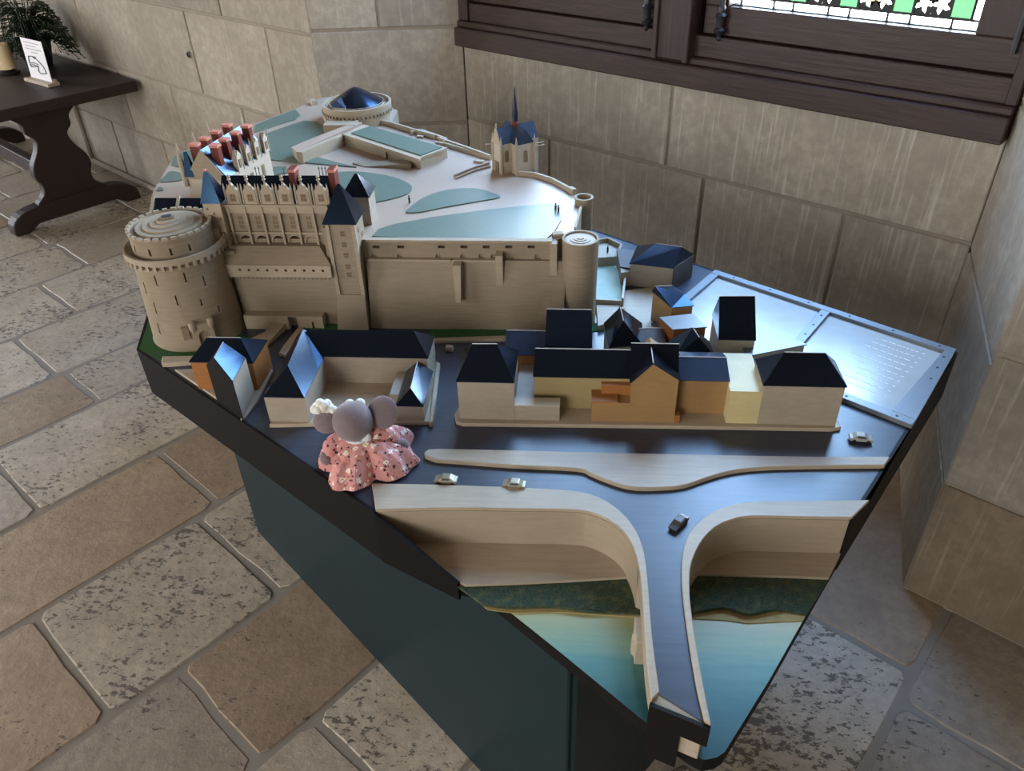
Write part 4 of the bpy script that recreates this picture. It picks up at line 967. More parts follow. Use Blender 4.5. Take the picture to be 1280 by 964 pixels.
for s in (0.10, 0.32, 0.58, 0.85):                                           # chimneys astride the slopes
    for side in (-1, 1):
        c = r1.lerp(r2, s)+pW*side*0.027
        ch = MB().obox(c, dW, 0.016, 0.020, 0.30, 0.357).build('chimney', 'chimney_red', rw)
        MB().obox(c, dW, 0.019, 0.023, 0.354, 0.360).build('chimney_cap', 'chimney_pink', ch)
for s in (0.30, 0.52, 0.74, 0.96):
    c = o1.lerp(o2, s)-pW*0.001; w = dW*0.012
    dm = MB().extr([(c.x-w.x, c.y-w.y, 0.284), (c.x+w.x, c.y+w.y, 0.284), (c.x+w.x, c.y+w.y, 0.318), (c.x, c.y, 0.334), (c.x-w.x, c.y-w.y, 0.318)], (pW.x*0.012, pW.y*0.012, 0)).build('dormer', 'house_cream_lit', rw)
    MB().obox(c-pW*0.0006, dW, 0.010, 0.0016, 0.292, 0.312).build('window', 'recess_shade_brown', dm)  # brown panel standing in for shade inside the window opening
    for sg in (-1, 1): q_ = c+dW*0.013*sg; MB().lathe(q_.x, q_.y, [(0.002, 0.283), (0.002, 0.332), (0.0004, 0.345)], 6).build('pinnacle', 'castle_stone_light', dm)
for s in (0.25, 0.5, 0.78):
    c = o1.lerp(o2, s)-pW*0.0008; MB().obox(c, dW, 0.012, 0.002, 0.235, 0.262).build('window', 'recess_shade_brown', rw)  # brown panel standing in for shade inside the window opening
for s, hh in ((0.0, 0.365), (0.35, 0.37), (0.68, 0.37)):
    c = o1.lerp(o2, s)+pW*(Ww+0.004); MB().lathe(c.x, c.y, [(0.008, 0.26), (0.007, 0.325), (0.001, hh)], 8).build('pinnacle', 'castle_stone_light', rw)
c = r2; MB().lathe(c.x, c.y, [(0.002, 0.35), (0.002, 0.362), (0.0005, 0.372)], 8).build('ridge_finial', 'roof_edge', rw)
for s in (0.02, 0.36):
    c = o1.lerp(o2, s)+pW*(Ww-0.012); MB().hull([(c.x-0.012, c.y-0.012, 0.286), (c.x+0.012, c.y-0.012, 0.286), (c.x+0.012, c.y+0.012, 0.286), (c.x-0.012, c.y+0.012, 0.286), (c.x-0.004, c.y, 0.345), (c.x+0.004, c.y, 0.345)]).build('dormer_roof', 'roof_black', rw)
# ---- slender round tower at the right end of the rampart
st_ = thing('slender_tower', 'smooth round rampart tower with flat ringed top at the end of the castle wall', 'tower', (0.013, 1.601, 0.0))
MB().lathe(0.013, 1.601, [(0.039, -0.001), (0.0395, 0.10), (0.041, 0.203), (0.041, 0.213), (0.036, 0.213), (0.036, 0.208)], 40).build('tower_shaft', 'castle_stone', st_, smooth=True)
for r_, z in ((0.033, 0.2095), (0.023, 0.211), (0.015, 0.2125), (0.008, 0.214)): MB().lathe(0.013, 1.601, [(r_, z-0.004), (r_, z)], 36).build('roof_ring', 'house_cream_lit', st_)
MB().obox((-0.038, 1.626), (1, 0.2), 0.024, 0.016, HT-0.001, HT+0.008).build('stair_box', 'castle_stone', st_)
# small watch tower on the rampart
wt_ = thing('watch_tower', 'small hollow round watch tower on the rampart behind the garden', 'tower', (0.02, 1.815, 0.0))
MB().lathe(0.02, 1.815, [(0.022, -0.001), (0.022, 0.215), (0.0235, 0.217), (0.0235, 0.222), (0.018, 0.222), (0.018, 0.208)], 28).build('tower_shaft', 'castle_stone', wt_, smooth=True)
# ---- drum tower at the back
DX, DY, DR = -0.702, 2.502, 0.109
dt = thing('drum_tower', 'wide low drum tower with dark conical roof near the wall', 'tower', (DX, DY, 0.0))
MB().lathe(DX, DY, [(DR-0.006, HT-0.0005), (DR-0.005, 0.236), (DR, 0.243), (DR, 0.262), (DR-0.006, 0.262), (DR-0.006, 0.250)], 48).build('drum_walls', 'castle_stone_light', dt, smooth=True)
MB().lathe(DX, DY, [(0.086, 0.247), (0.086, 0.262)], 40).build('roof_drum', 'house_cream_lit', dt, smooth=True)
MB().lathe(DX, DY, [(0.088, 0.260), (0.02, 0.300), (0.004, 0.306)], 24).build('cone_roof', 'roof_black', dt, smooth=True)
for k in range(28):
    a = R(180+180*k/27); c = (DX+math.cos(a)*(DR-0.002), DY+math.sin(a)*(DR-0.002)); MB().obox(c, (math.cos(a), math.sin(a)), 0.010, 0.006, 0.234, 0.243).build('corbel', 'castle_stone', dt)
dc = Vector((DX-0.035, DY-0.075)); MB().obox(dc, (1, 0.1), 0.040, 0.03, 0.247, 0.268).build('dormer_walls', 'house_cream_lit', dt)
MB().hull([(dc.x-0.022, dc.y-0.017, 0.267), (dc.x+0.022, dc.y-0.017, 0.267), (dc.x-0.018, dc.y+0.03, 0.267), (dc.x+0.018, dc.y+0.03, 0.267), (dc.x-0.01, dc.y+0.01, 0.283), (dc.x-0.002, dc.y+0.04, 0.283)]).build('dormer_roof', 'roof_slate', dt)
wb_ = at(402, 150, 0.24); MB().obox((DX-0.02, DY-0.135), (1, 0.05), 0.10, 0.05, HT-0.001, 0.236).build('fore_building', 'castle_stone_light', dt)
# ---- chapel on the rampart
ca = Vector((math.cos(R(35)), math.sin(R(35)))); cb = Vector((math.cos(R(-55)), math.sin(R(-55))))
K0 = Vector((-0.222, 2.045)); ZC0, ZC1, ZC2 = 0.1, 0.284, 0.322
chp = thing('chapel', 'small cream chapel with roofs glossed sky blue and a dark needle spire on the rampart', 'chapel', (K0.x+0.05, K0.y, ZC0))
nw = 0.044
nave = [K0, K0+cb*nw, K0+cb*nw+ca*0.115, K0+ca*0.115]
trn = [K0+ca*0.030-cb*0.028, K0+ca*0.030+cb*(nw+0.028), K0+ca*0.085+cb*(nw+0.028), K0+ca*0.085-cb*0.028]
for nm, q4, rd in (('nave', nave, 0), ('transept', trn, 1)):
    MB().prism([tuple(q_) for q_ in q4], ZC0, ZC1).build(nm+'_walls', 'house_cream_lit', chp)
    a, b, c, d = q4
    if rd == 0: m1, m2 = (a+b)/2, (c+d)/2
    else: m1, m2 = (a+d)/2, (b+c)/2
    MB().hull([(q_.x, q_.y, ZC1) for q_ in q4]+[(m1.x, m1.y, ZC2), (m2.x, m2.y, ZC2)]).build(nm+'_roof', 'roof_slate', chp)
a, b = nave[0], nave[1]; m1 = (a+b)/2; k_ = ca*-0.003
MB().extr([(a.x, a.y, ZC1-0.002), (b.x, b.y, ZC1-0.002), (m1.x, m1.y, ZC2+0.004)], (k_.x, k_.y, 0)).build('west_gable', 'castle_stone_light', chp)
for q_ in nave[:2]+trn[1:3]: MB().lathe(q_.x, q_.y, [(0.0045, ZC0), (0.004, ZC1), (0.003, ZC1+0.004), (0.0005, ZC1+0.022)], 8).build('pinnacle', 'castle_stone_light', chp)
MB().lathe(m1.x, m1.y, [(0.002, ZC2), (0.002, ZC2+0.010), (0.0005, ZC2+0.014)], 6).build('gable_finial', 'castle_stone_light', chp)
sc_ = K0+cb*nw/2+ca*0.0575
MB().lathe(sc_.x, sc_.y, [(0.007, 0.305), (0.0075, 0.33), (0.0085, 0.352), (0.006, 0.37), (0.0008, 0.418)], 10).build('spire', 'spire_blue', chp, smooth=True)
MB().lathe(sc_.x, sc_.y, [(0.008, 0.31), (0.0095, 0.326), (0.0075, 0.331)], 10).build('spire_collar', 'chimney_red', chp)
for c_, dr in ((K0+cb*nw+ca*0.016+cb*0.0008, ca), (trn[1].lerp(trn[2], 0.5)+cb*0.0008, ca)):
    pts = [c_-dr*0.006, c_+dr*0.006]; p3 = [Vector((pts[0].x, pts[0].y, 0.236)), Vector((pts[1].x, pts[1].y, 0.236))]
    for t in range(7): an = math.pi*t/6; q_ = c_+dr*0.006*math.cos(an); p3.append(Vector((q_.x, q_.y, 0.258+0.010*math.sin(an))))
    MB().extr(p3, (cb.x*-0.0015, cb.y*-0.0015, 0)).build('lancet_window_shade', 'recess_shade_brown', chp)
for s in (0.35, 0.6):
    c_ = K0+cb*nw*s-ca*0.0006; MB().obox(c_, cb, 0.007, 0.002, HT, HT+0.030).build('portal', 'recess_shade_brown', chp)
for s in (0.0, 0.9):
    g0 = trn[2]+ca*0.004; MB().tube([Vector((g0.x, g0.y, ZC1-0.004-0.009*s)), Vector((g0.x+0.022, g0.y+0.006, ZC1-0.002-0.009*s))], 0.0016, 6).build('gargoyle', 'house_cream_lit', chp)
g0 = K0; MB().tube([Vector((g0.x, g0.y, ZC1-0.008)), Vector((g0.x-0.02, g0.y-0.004, ZC1-0.008))], 0.0016, 6).build('gargoyle', 'house_cream_lit', chp)

# ================================================================== TOWN HOUSES on the model
ZP = 0.008
def house(label, foot, z0, ze, ridge, wm, rm, over=0.003, edge=True, name='model_house', group='painted wooden houses on the relief model', eaves=None):
    foot = [Vector((p[0], p[1])) for p in foot]
    c = sum(foot, Vector((0, 0)))/len(foot)
    t = thing(name, label, 'model house', (c.x, c.y, z0-0.0005), group)
    MB().prism([tuple(p) for p in foot], z0-0.0005, ze).build('walls', wm, t)
    if ridge:
        ev_ = [p+(p-c).normalized()*over for p in foot]
        zes = eaves or [ze]*len(foot)
        MB().hull([(p.x, p.y, z-0.0008) for p, z in zip(ev_, zes)]+[(p.x, p.y, z+0.0012) for p, z in zip(ev_, zes)]+[tuple(r_) for r_ in ridge]).build('roof', rm, t)
        if edge and len(ridge) > 1 and (Vector(ridge[0])-Vector(ridge[1])).length > 0.004:
            MB().tube([Vector(ridge[0])+Vector((0, 0, 0.0002)), Vector(ridge[1])+Vector((0, 0, 0.0002))], 0.0009, 5).build('ridge_edge', 'roof_edge', t)
    return t
def rect(x0, x1, y0, y1): return [(x0, y0), (x1, y0), (x1, y1), (x0, y1)]
# left block by the tip of the board
lb = Vector(Qc)-Vector(T0); lb.normalize()
house('orange walled house with black hipped roof, close under the broad round tower', rect(-0.787, -0.655, 1.288, 1.375), 0.004, 0.073, [(-0.762, 1.335, 0.104), (-0.690, 1.335, 0.104)], 'house_orange', 'roof_black')
f0 = Vector((-0.654, 1.190)); f1 = f0-lb*0.092
l2 = house('narrow house sliced off by the board edge, with black cut face and pale side', [f0, (-0.658, 1.272), (f1.x, 1.272+0.02), f1], 0.004, 0.096, [(-0.696, f0.y+0.033, 0.128), (-0.700, 1.280, 0.128)], 'house_cream_lit', 'roof_black', 0.0)
mq = f0.lerp(f1, 0.52); oq = Vector((lb.y, -lb.x))*0.0015
MB().extr([(f0.x, f0.y, -0.002), (f1.x, f1.y, -0.002), (f1.x, f1.y, 0.096), (-0.696, f0.y+0.0315, 0.128), (f0.x, f0.y, 0.096)], (oq.x, oq.y, 0)).build('cut_face', 'fascia_black', l2)
# U-shaped block behind the mouse: one building with three ranges
A = thing('courtyard_house', 'long cream courtyard house with black roofs and hipped wings beside the plush mouse', 'model house', (-0.44, 1.30, ZP), 'painted wooden houses on the relief model')
def rng(foot, ze, ridge, nm, wm='house_cream', rm='roof_black', par=A, ov=0.003):
    foot = [Vector(p) for p in foot]; c = sum(foot, Vector((0, 0)))/len(foot)
    MB().prism([tuple(p) for p in foot], ZP-0.0005, ze).build(nm+'_walls', wm, par)
    ev_ = [p+(p-c).normalized()*ov for p in foot]
    MB().hull([(p.x, p.y, ze-0.0005) for p in ev_]+[(p.x, p.y, ze+0.001) for p in ev_]+[tuple(r_) for r_ in ridge]).build(nm+'_roof', rm, par)
rng(rect(-0.595, -0.514, 1.180, 1.400), 0.069, [(-0.556, 1.232, 0.107), (-0.562, 1.358, 0.112)], 'wing')
rng(rect(-0.530, -0.297, 1.318, 1.402), 0.073, [(-0.556, 1.360, 0.112), (-0.328, 1.360, 0.113)], 'main')
house('low lodge with black hipped roof, its gloss tinted sky blue, right of the plush mouse', rect(-0.340, -0.287, 1.196, 1.312), ZP, 0.043, [(-0.314, 1.222, 0.066), (-0.316, 1.312, 0.068)], 'house_cream', 'roof_black')
mb = MB().box(-0.362, -0.343, 1.235, 1.313, ZP-0.0005, 0.040).build('courtyard_wall', 'house_cream_lit', A)
# right block, front row
house('cream house with tall black hipped roof at the street corner, long blank front wall', rect(-0.218, -0.110, 1.204, 1.312), ZP, 0.098, [(-0.192, 1.257, 0.149), (-0.144, 1.257, 0.150)], 'house_cream', 'roof_black')
t = house('low flat plywood annex joined to the corner house', rect(-0.110, -0.022, 1.205, 1.230), ZP, 0.041, None, 'house_cream', 'roof_black')
MB().box(-0.1105, -0.0215, 1.2045, 1.231, 0.041, 0.044).build('flat_top', 'ply_top', t)
MB().box(-0.110, -0.070, 1.231, 1.365, ZP-0.0005, 0.030).build('courtyard_floor', 'ply_top', t)
house('low house with blue grey roof and orange wall behind the annex', rect(-0.140, -0.057, 1.366, 1.455), ZP, 0.055, [(-0.140, 1.412, 0.086), (-0.057, 1.412, 0.086)], 'house_orange', 'roof_slate')
house('tall house showing one plain square black roof slope below the rampart', rect(-0.055, 0.039, 1.352, 1.500), ZP, 0.086, [(-0.055, 1.426, 0.131), (0.039, 1.426, 0.131)], 'house_cream', 'roof_black')
house('long house with olive front wall under a wide black roof', rect(-0.073, 0.113, 1.247, 1.344), ZP, 0.083, [(-0.073, 1.295, 0.117), (0.113, 1.295, 0.117)], 'house_olive', 'roof_black')
g = thing('gabled_house', 'tan house with steep pointed street gable and black cross roof', 'model house', (0.16, 1.24, ZP), 'painted wooden houses on the relief model')
GY = 1.208; gl, ga_, gr = onY(788, 478, GY), onY(816.5, 454, GY), onY(842, 475, GY)
MB().extr([(0.113, GY, ZP), (0.199, GY, ZP), (0.199, GY, gr.z), (ga_.x, GY, ga_.z), (0.113, GY, gl.z)], (0, 0.09, 0)).build('gable_walls', 'house_tan', g)
zz = ga_.z
MB().extr([(0.111, GY-0.002, gl.z-0.001), (ga_.x, GY-0.002, ga_.z-0.001), (ga_.x, GY-0.002, ga_.z+0.0015), (0.109, GY-0.002, gl.z)], (0, 0.06, 0)).build('gable_slope', 'roof_black', g)
MB().extr([(0.201, GY-0.002, gr.z-0.001), (ga_.x, GY-0.002, ga_.z-0.001), (ga_.x, GY-0.002, ga_.z+0.0015), (0.203, GY-0.002, gr.z)], (0, 0.06, 0)).build('gable_slope', 'roof_black', g)
MB().hull([(0.111, GY+0.012, gl.z-0.004), (0.201, GY+0.012, gl.z-0.004), (0.201, GY+0.10, gl.z-0.004), (0.111, GY+0.10, gl.z-0.004), (0.111, GY+0.055, 0.153), (0.201, GY+0.055, 0.153)]).build('cross_roof', 'roof_black', g)
MB().tube([(0.111, GY+0.055, 0.1535), (0.201, GY+0.055, 0.1535)], 0.0009, 5).build('ridge_edge', 'roof_edge', g)
MB().tube([(ga_.x, GY-0.002, ga_.z+0.0018), (ga_.x, GY+0.05, ga_.z+0.0018)], 0.0009, 5).build('ridge_edge', 'roof_edge', g)
t = house('low orange topped annex in front of the olive wall', rect(0.040, 0.113, 1.208, 1.246), ZP, 0.052, None, 'house_tan', 'roof_black')
MB().box(0.039, 0.090, 1.207, 1.247, 0.052, 0.055).build('flat_top', 'house_orange', t)
MB().box(0.058, 0.113, 1.234, 1.2475, 0.052, 0.075).build('upper_wall', 'house_orange', t)
t = house('tiny tan step block at the foot of the gabled house', rect(0.199, 0.209, 1.206, 1.222), ZP, 0.026, None, 'house_orange', 'roof_black')
house('tan house with blue grey roof set back between the gable and the yellow block', rect(0.200, 0.298, 1.240, 1.335), ZP, 0.087, [(0.200, 1.287, 0.109), (0.298, 1.287, 0.109)], 'house_tan', 'roof_slate')
t = house('flat topped pale yellow block between two houses on the street', rect(0.298, 0.357, 1.211, 1.340), ZP, 0.082, None, 'house_yellow', 'roof_black')
MB().box(0.297, 0.358, 1.210, 1.341, 0.082, 0.0845).build('flat_top', 'house_yellow', t)
house('cream end house with broad black hipped roof near the information plates', rect(0.357, 0.504, 1.211, 1.296), ZP, 0.099, [(0.392, 1.246, 0.150), (0.466, 1.246, 0.150)], 'house_cream', 'roof_black')
# second row
house('upright cream house with plain black roof slope beside the metal plates', rect(0.303, 0.376, 1.400, 1.497), 0.0, 0.080, [(0.303, 1.457, 0.150), (0.376, 1.460, 0.150)], 'house_cream', 'roof_black')
t = house('low building with slanted silver roof in front of the metal plates', [(0.362, 1.373), (0.484, 1.418), (0.398, 1.490), (0.348, 1.438)], 0.0, 0.058, None, 'house_cream', 'roof_silver')
MB().prism([(0.360, 1.369), (0.489, 1.418), (0.398, 1.495), (0.345, 1.440)], 0.058, 0.0605).build('roof', 'roof_silver', t)
t = house('small orange block with flat silver roof among the houses', [(0.212, 1.422), (0.279, 1.434), (0.257, 1.482), (0.188, 1.467)], 0.0, 0.088, None, 'house_orange', 'roof_silver')
MB().prism([(0.209, 1.419), (0.282, 1.432), (0.258, 1.486), (0.185, 1.469)], 0.088, 0.0905).build('roof', 'roof_silver', t)
house('little house with dark crossed hip roof behind the blue grey roof', [(0.210, 1.345), (0.288, 1.345), (0.282, 1.405), (0.204, 1.405)], 0.0, 0.070, [(0.246, 1.402, 0.107), (0.256, 1.368, 0.104)], 'house_tan', 'roof_black')
house('small tan house with slanted dark roof beside the plain yard', [(0.218, 1.530), (0.265, 1.540), (0.230, 1.610), (0.182, 1.602)], 0.0, 0.080, [(0.186, 1.600, 0.094), (0.226, 1.606, 0.094), (0.250, 1.572, 0.092)], 'house_tan', 'roof_black')
t = house('big cream house with black faceted roof at the back beside the wall', [(0.140, 1.780), (0.244, 1.758), (0.300, 1.830), (0.272, 1.875), (0.165, 1.88)], 0.0, 0.062, [(0.206, 1.838, 0.090), (0.268, 1.818, 0.090)], 'house_cream', 'roof_black')
MB().wall((0.2455, 1.758), (0.3015, 1.830), 0.003, 0.0, 0.064).build('dark_side', 'roof_brown', t)
t = house('low cream wing with slanting grey roof on the big back house', [(0.118, 1.772), (0.150, 1.782), (0.165, 1.85), (0.115, 1.875)], 0.0, 0.040, None, 'house_cream', 'roof_slate')
MB().prism([(0.116, 1.800), (0.143, 1.786), (0.160, 1.86), (0.110, 1.880)], [0.040]*4, [0.043, 0.046, 0.058, 0.055]).build('roof', 'roof_brown', t)
house('small house with crossed black hip roof close to the slender round tower', [(0.078, 1.392), (0.146, 1.405), (0.150, 1.490), (0.070, 1.488)], 0.0, 0.060, [(0.101, 1.476, 0.110), (0.106, 1.430, 0.104)], 'house_cream', 'roof_black')
house('low house with brown grey roof between two black hip roofs', [(0.146, 1.400), (0.196, 1.400), (0.200, 1.470), (0.140, 1.470)], 0.0, 0.048, [(0.142, 1.455, 0.070), (0.197, 1.458, 0.070)], 'house_cream', 'roof_brown')
# walled garden, yard and bastion right of the slender tower
yd = thing('walled_yard', 'walled garden and plain plywood yard at the foot of the slender round tower', 'yard', (0.14, 1.65, 0.0))
MB().prism([(0.13, 1.52), (0.205, 1.52), (0.215, 1.60), (0.215, 1.77), (0.125, 1.745), (0.118, 1.66)], -0.0005, 0.004).build('yard_floor', 'ply_top', yd)
MB().prism([(0.055, 1.68), (0.118, 1.665), (0.128, 1.76), (0.110, 1.88), (0.055, 1.90)], -0.0005, 0.006).build('garden', 'court_teal', yd)
for a, b, h in (((0.052, 1.665), (0.118, 1.660), 0.024), ((0.118, 1.660), (0.128, 1.765), 0.030)): MB().wall(a, b, 0.005, 0.0, h).build('garden_wall', 'ply_top', yd)
MB().prism([(0.058, 1.555), (0.090, 1.575), (0.112, 1.655), (0.056, 1.655)], -0.0005, 0.014).build('stone_platform', 'ply', yd)
MB().prism([(0.062, 1.875), (0.115, 1.885), (0.125, 1.935), (0.09, 1.975), (0.058, 1.96)], -0.0005, 0.030).build('bastion', 'house_cream_lit', yd)
for a, b in (((0.115, 1.885), (0.125, 1.935)), ((0.125, 1.935), (0.09, 1.975)), ((0.09, 1.975), (0.058, 1.96))): MB().wall(a, b, 0.006, 0.028, 0.042).build('bastion_parapet', 'castle_stone_light', yd)
MB().wall((0.118, 1.62), (0.075, 1.52), 0.006, 0.0, 0.028).build('garden_wall', 'ply', yd)
sb_ = at(562, 438, 0.0); MB().obox((sb_.x, sb_.y), (1, -0.15), 0.017, 0.012, -0.0005, 0.012).build('stone_block', 'ply_top', bevel=0.0015, label='small cream block lying in the side street by the gate post', cat='block')

# ================================================================== MODEL CARS
def car(px, py, ang, body, label, s=1.0):
    p = at(px, py, 0.0); d = Vector((math.cos(R(ang)), math.sin(R(ang)))); w = Vector((-d.y, d.x))
    t = thing('model_car', label, 'model car', (p.x, p.y, 0.0), 'little metal cars on the model streets')
    def P(a, b, z): q_ = Vector((p.x, p.y))+d*a*s+w*b*s; return (q_.x, q_.y, z*s)
    prof = [(-0.0205, 0.0035), (0.0205, 0.0035), (0.0208, 0.0085), (0.0120, 0.0100), (0.0060, 0.0158), (-0.0085, 0.0162), (-0.0155, 0.0108), (-0.0208, 0.0098)]
    v = [P(a, -0.0085, z) for a, z in prof[:4]]; n = len(prof)
    v = [P(a, -0.0085 if z < 0.011 else -0.0068, z) for a, z in prof]+[P(a, 0.0085 if z < 0.011 else 0.0068, z) for a, z in prof]
    MB().add(v, [tuple(range(n-1, -1, -1)), tuple(range(n, 2*n))]+[(i, (i+1) % n, n+(i+1) % n, n+i) for i in range(n)]).build('car_body', body, t, bevel=0.0008)
    for a in (-0.0125, 0.0125):
        for b in (-1, 1):
            c = [P(a+0.0038*math.cos(2*math.pi*k/12), b*0.0088, 0.0038+0.0038*math.sin(2*math.pi*k/12)) for k in range(12)]
            MB().extr(c, tuple(w*(-b*0.003*s))+(0,)).build('wheel', 'tyre', t)
    for b in (-1, 1):
        c = [P(-0.0085, b*0.0078, 0.0112), P(0.0085, b*0.0078, 0.0112), P(0.0050, b*0.0070, 0.0150), P(-0.0070, b*0.0070, 0.0150)]
        MB().extr(c, tuple(w*(b*0.0006*s))+(0,)).build('side_window', 'car_dark', t)
    return t
car(558, 603, 176, 'car_silver', 'bronze grey model car next to the pink dress on the quay street')
car(643, 609, 174, 'car_silver', 'bronze grey model car on the quay street before the road bends to the bridge')
car(848, 657, 232, 'car_dark', 'dark model car with pale roof turning onto the bridge', 0.95)
car(1075, 551, -6, 'car_white', 'pale model car parked near the corner of the metal plates')

# ================================================================== PLUSH MOUSE
def fabric(name, c, fuzz=260, sheen=0.4):
    m, nt, b = base_mat(name, 0.95, 0.1)
    f = noise(nt, coords(nt), fuzz, 4, 0.7)
    nt.links.new(mixc(nt, f, tuple(x*0.72 for x in c[:3])+(1,), tuple(min(1, x*1.25) for x in c[:3])+(1,)), b.inputs['Base Color'])
    b.inputs['Sheen Weight'].default_value = sheen; bump(nt, b, f, 0.6, 0.0015)
fabric('plush_grey', srgb(128, 114, 116)); fabric('plush_white', srgb(240, 234, 222), 180); fabric('collar_white', srgb(226, 228, 236), 400)
def dressmat():
    m, nt, b = base_mat('dress_pink', 0.9, 0.15)
    v = coords(nt); f = noise(nt, v, 420, 3, 0.6)
    base = mixc(nt, f, srgb(196, 130, 124), srgb(222, 164, 156))
    wz = nd(nt, 'ShaderNodeTexNoise', Scale=240.0, Detail=2.0); nt.links.new(v, wz.inputs['Vector'])
    ws = nt.nodes.new('ShaderNodeVectorMath'); ws.operation = 'MULTIPLY_ADD'; ws.inputs[1].default_value = (0.012, 0.012, 0.012)
    nt.links.new(wz.outputs['Color'], ws.inputs[0]); nt.links.new(v, ws.inputs[2])
    def spots(scale, r0, r1, off, warp=True):
        vo = nd(nt, 'ShaderNodeTexVoronoi', Scale=scale); mp = nt.nodes.new('ShaderNodeMapping'); mp.inputs['Location'].default_value = off
        nt.links.new(ws.outputs[0] if warp else v, mp.inputs[0]); nt.links.new(mp.outputs[0], vo.inputs['Vector']); return ramp(nt, vo.outputs['Distance'], r0, r1, (1, 1, 1, 1), (0, 0, 0, 1))
    nz = nd(nt, 'ShaderNodeTexNoise', Scale=900.0); nt.links.new(v, nz.inputs['Vector'])
    c = mixc(nt, spots(105, 0.27, 0.31, (0.31, 0.2, 0.7)), base, srgb(60, 48, 60))
    c = mixc(nt, spots(60, 0.27, 0.31, (0, 0, 0)), c, srgb(246, 236, 224)); c = mixc(nt, spots(60, 0.10, 0.13, (0, 0, 0)), c, srgb(196, 160, 74))
    nt.links.new(c, b.inputs['Base Color']); bump(nt, b, f, 0.4, 0.0008)
dressmat()
mp0 = at(455, 578, 0.0)
mo = thing('plush_mouse', 'grey plush mouse in a pink flowered dress sitting on the edge of the model', 'plush toy', (mp0.x, mp0.y, 0.0))
hem = [(407, 590), (410, 606), (424, 615), (442, 613), (466, 608), (486, 603), (503, 596), (517, 584), (523, 570), (518, 556), (503, 545), (484, 538), (455, 534), (428, 538), (411, 552), (404, 572)]
hemw = [at(x, y, 0.001) for x, y in hem]; hemw = [Vector(q_) for q_ in closed([tuple(h) for h in hemw], 5)]
nh = len(hemw); nk = at(447, 556, 0.030); nk = Vector((at(449, 590, 0).x, at(449, 575, 0).y, 0.062))
rings = []; RN = 14; q = random.Random(3); ph = [q.uniform(0, 6.28) for _ in range(4)]
for k in range(RN+1):
    t = k/RN; ring_ = []
    for i, h in enumerate(hemw):
        an = math.atan2(h.y-nk.y, h.x-nk.x); top = nk+Vector((math.cos(an)*0.024, math.sin(an)*0.024, 0))
        s = t**0.9
        p = top.lerp(Vector((h.x, h.y, 0.003)), s)
        fold = math.sin(an*9+ph[0])*0.5+math.sin(an*5+ph[1])*0.6+math.sin(an*17+ph[2])*0.25
        rd = Vector((math.cos(an), math.sin(an), 0)); amp = 0.0125*math.sin(math.pi*min(1, t*0.62))*t**0.6
        p += rd*fold*amp
        p.z = 0.003+(nk.z-0.003)*(1-s)**0.72*1.0+0.016*math.sin(math.pi*s)*(0.75+0.5*math.sin(an*3+ph[3]))*0.75+fold*0.0052*t
        gsm = math.exp(-((t-0.46)/0.045)**2); p.z -= 0.0045*gsm; p -= rd*0.004*gsm
        if t > 0.46: p += rd*math.sin(an*31+ph[1])*0.0022*(1-t)*2
        if t > 0.9: p.z = max(0.0025, p.z)
        ring_.append(p)
    rings.append(ring_)
v = [p for r_ in rings for p in r_]; f = [(k*nh+i, k*nh+(i+1) % nh, (k+1)*nh+(i+1) % nh, (k+1)*nh+i) for k in range(RN) for i in range(nh)]
v.append(nk+Vector((0, 0, 0.001))); f += [(len(v)-1, (i+1) % nh, i) for i in range(nh)]
v.append(Vector((nk.x, nk.y, 0.0012))); f += [(len(v)-1, RN*nh+i, RN*nh+(i+1) % nh) for i in range(nh)]
drs = MB().add(v, f).build('dress', 'dress_pink', mo, smooth=True, label='pink cotton dress printed with white daisies and dark sprigs')
# seam line across the back of the skirt and a piped collar
hc = nk+Vector((-0.006, -0.001, 0.030))
hr = 0.037
def sag(p): p = p.copy(); p.z *= 1.0 if p.z > 0 else 1.05; return p
MB().ball(hc, (hr*1.0, hr*0.98, hr*1.02), 28, 18).build('head', 'plush_grey', mo, smooth=True)
# snout pointing away, towards the castle
MB().ball(hc+Vector((0.004, 0.030, -0.010)), (0.018, 0.026, 0.015), 16, 10).build('snout', 'plush_grey', mo, smooth=True)
def ear(px, py, dep, rx, rz_, roll, yaw, nm='ear'):
    d = ray(px, py); c = Vector((0, 0, H))+d*(dep/d.dot(FW)); rot = Matrix.Rotation(R(yaw), 3, 'Z') @ Matrix.Rotation(R(-25), 3, 'X') @ Matrix.Rotation(R(roll), 3, 'Y')
    cup = lambda p: Vector((p.x, p.y+0.25*(p.x*p.x+p.z*p.z)/0.03, p.z))
    return MB().ball(c, (rx, 0.0065, rz_), 24, 14, rot, cup).build(nm, 'plush_grey', mo, smooth=True), c
hd = (hc-Vector((0, 0, H))).dot(FW)
e_r, cr = ear(476, 517, hd, 0.029, 0.032, 22, -12)
e_l, cl = ear(409, 526, hd, 0.027, 0.024, -30, 12)
q = random.Random(9); mb = MB()
pp0 = cl+RT*-0.004+UP*0.026
for k in range(16):
    mb.ball(pp0+RT*q.uniform(-0.018, 0.020)+UP*q.uniform(-0.007, 0.008)+FW*q.uniform(-0.010, 0.006)+RT*0.0, q.uniform(0.006, 0.0095), 10, 7)
mb.build('pompom_flower', 'plush_white', mo, smooth=True, label='fluffy white pompom flower on the ear')
for px, py in ((437, 505), (450, 504)):
    d = ray(px, py); c = Vector((0, 0, H))+d*((hd+0.022)/d.dot(FW)); MB().ball(c, (0.0095, 0.0095, 0.0085), 14, 9).build('white_bobble', 'plush_white', mo, smooth=True)
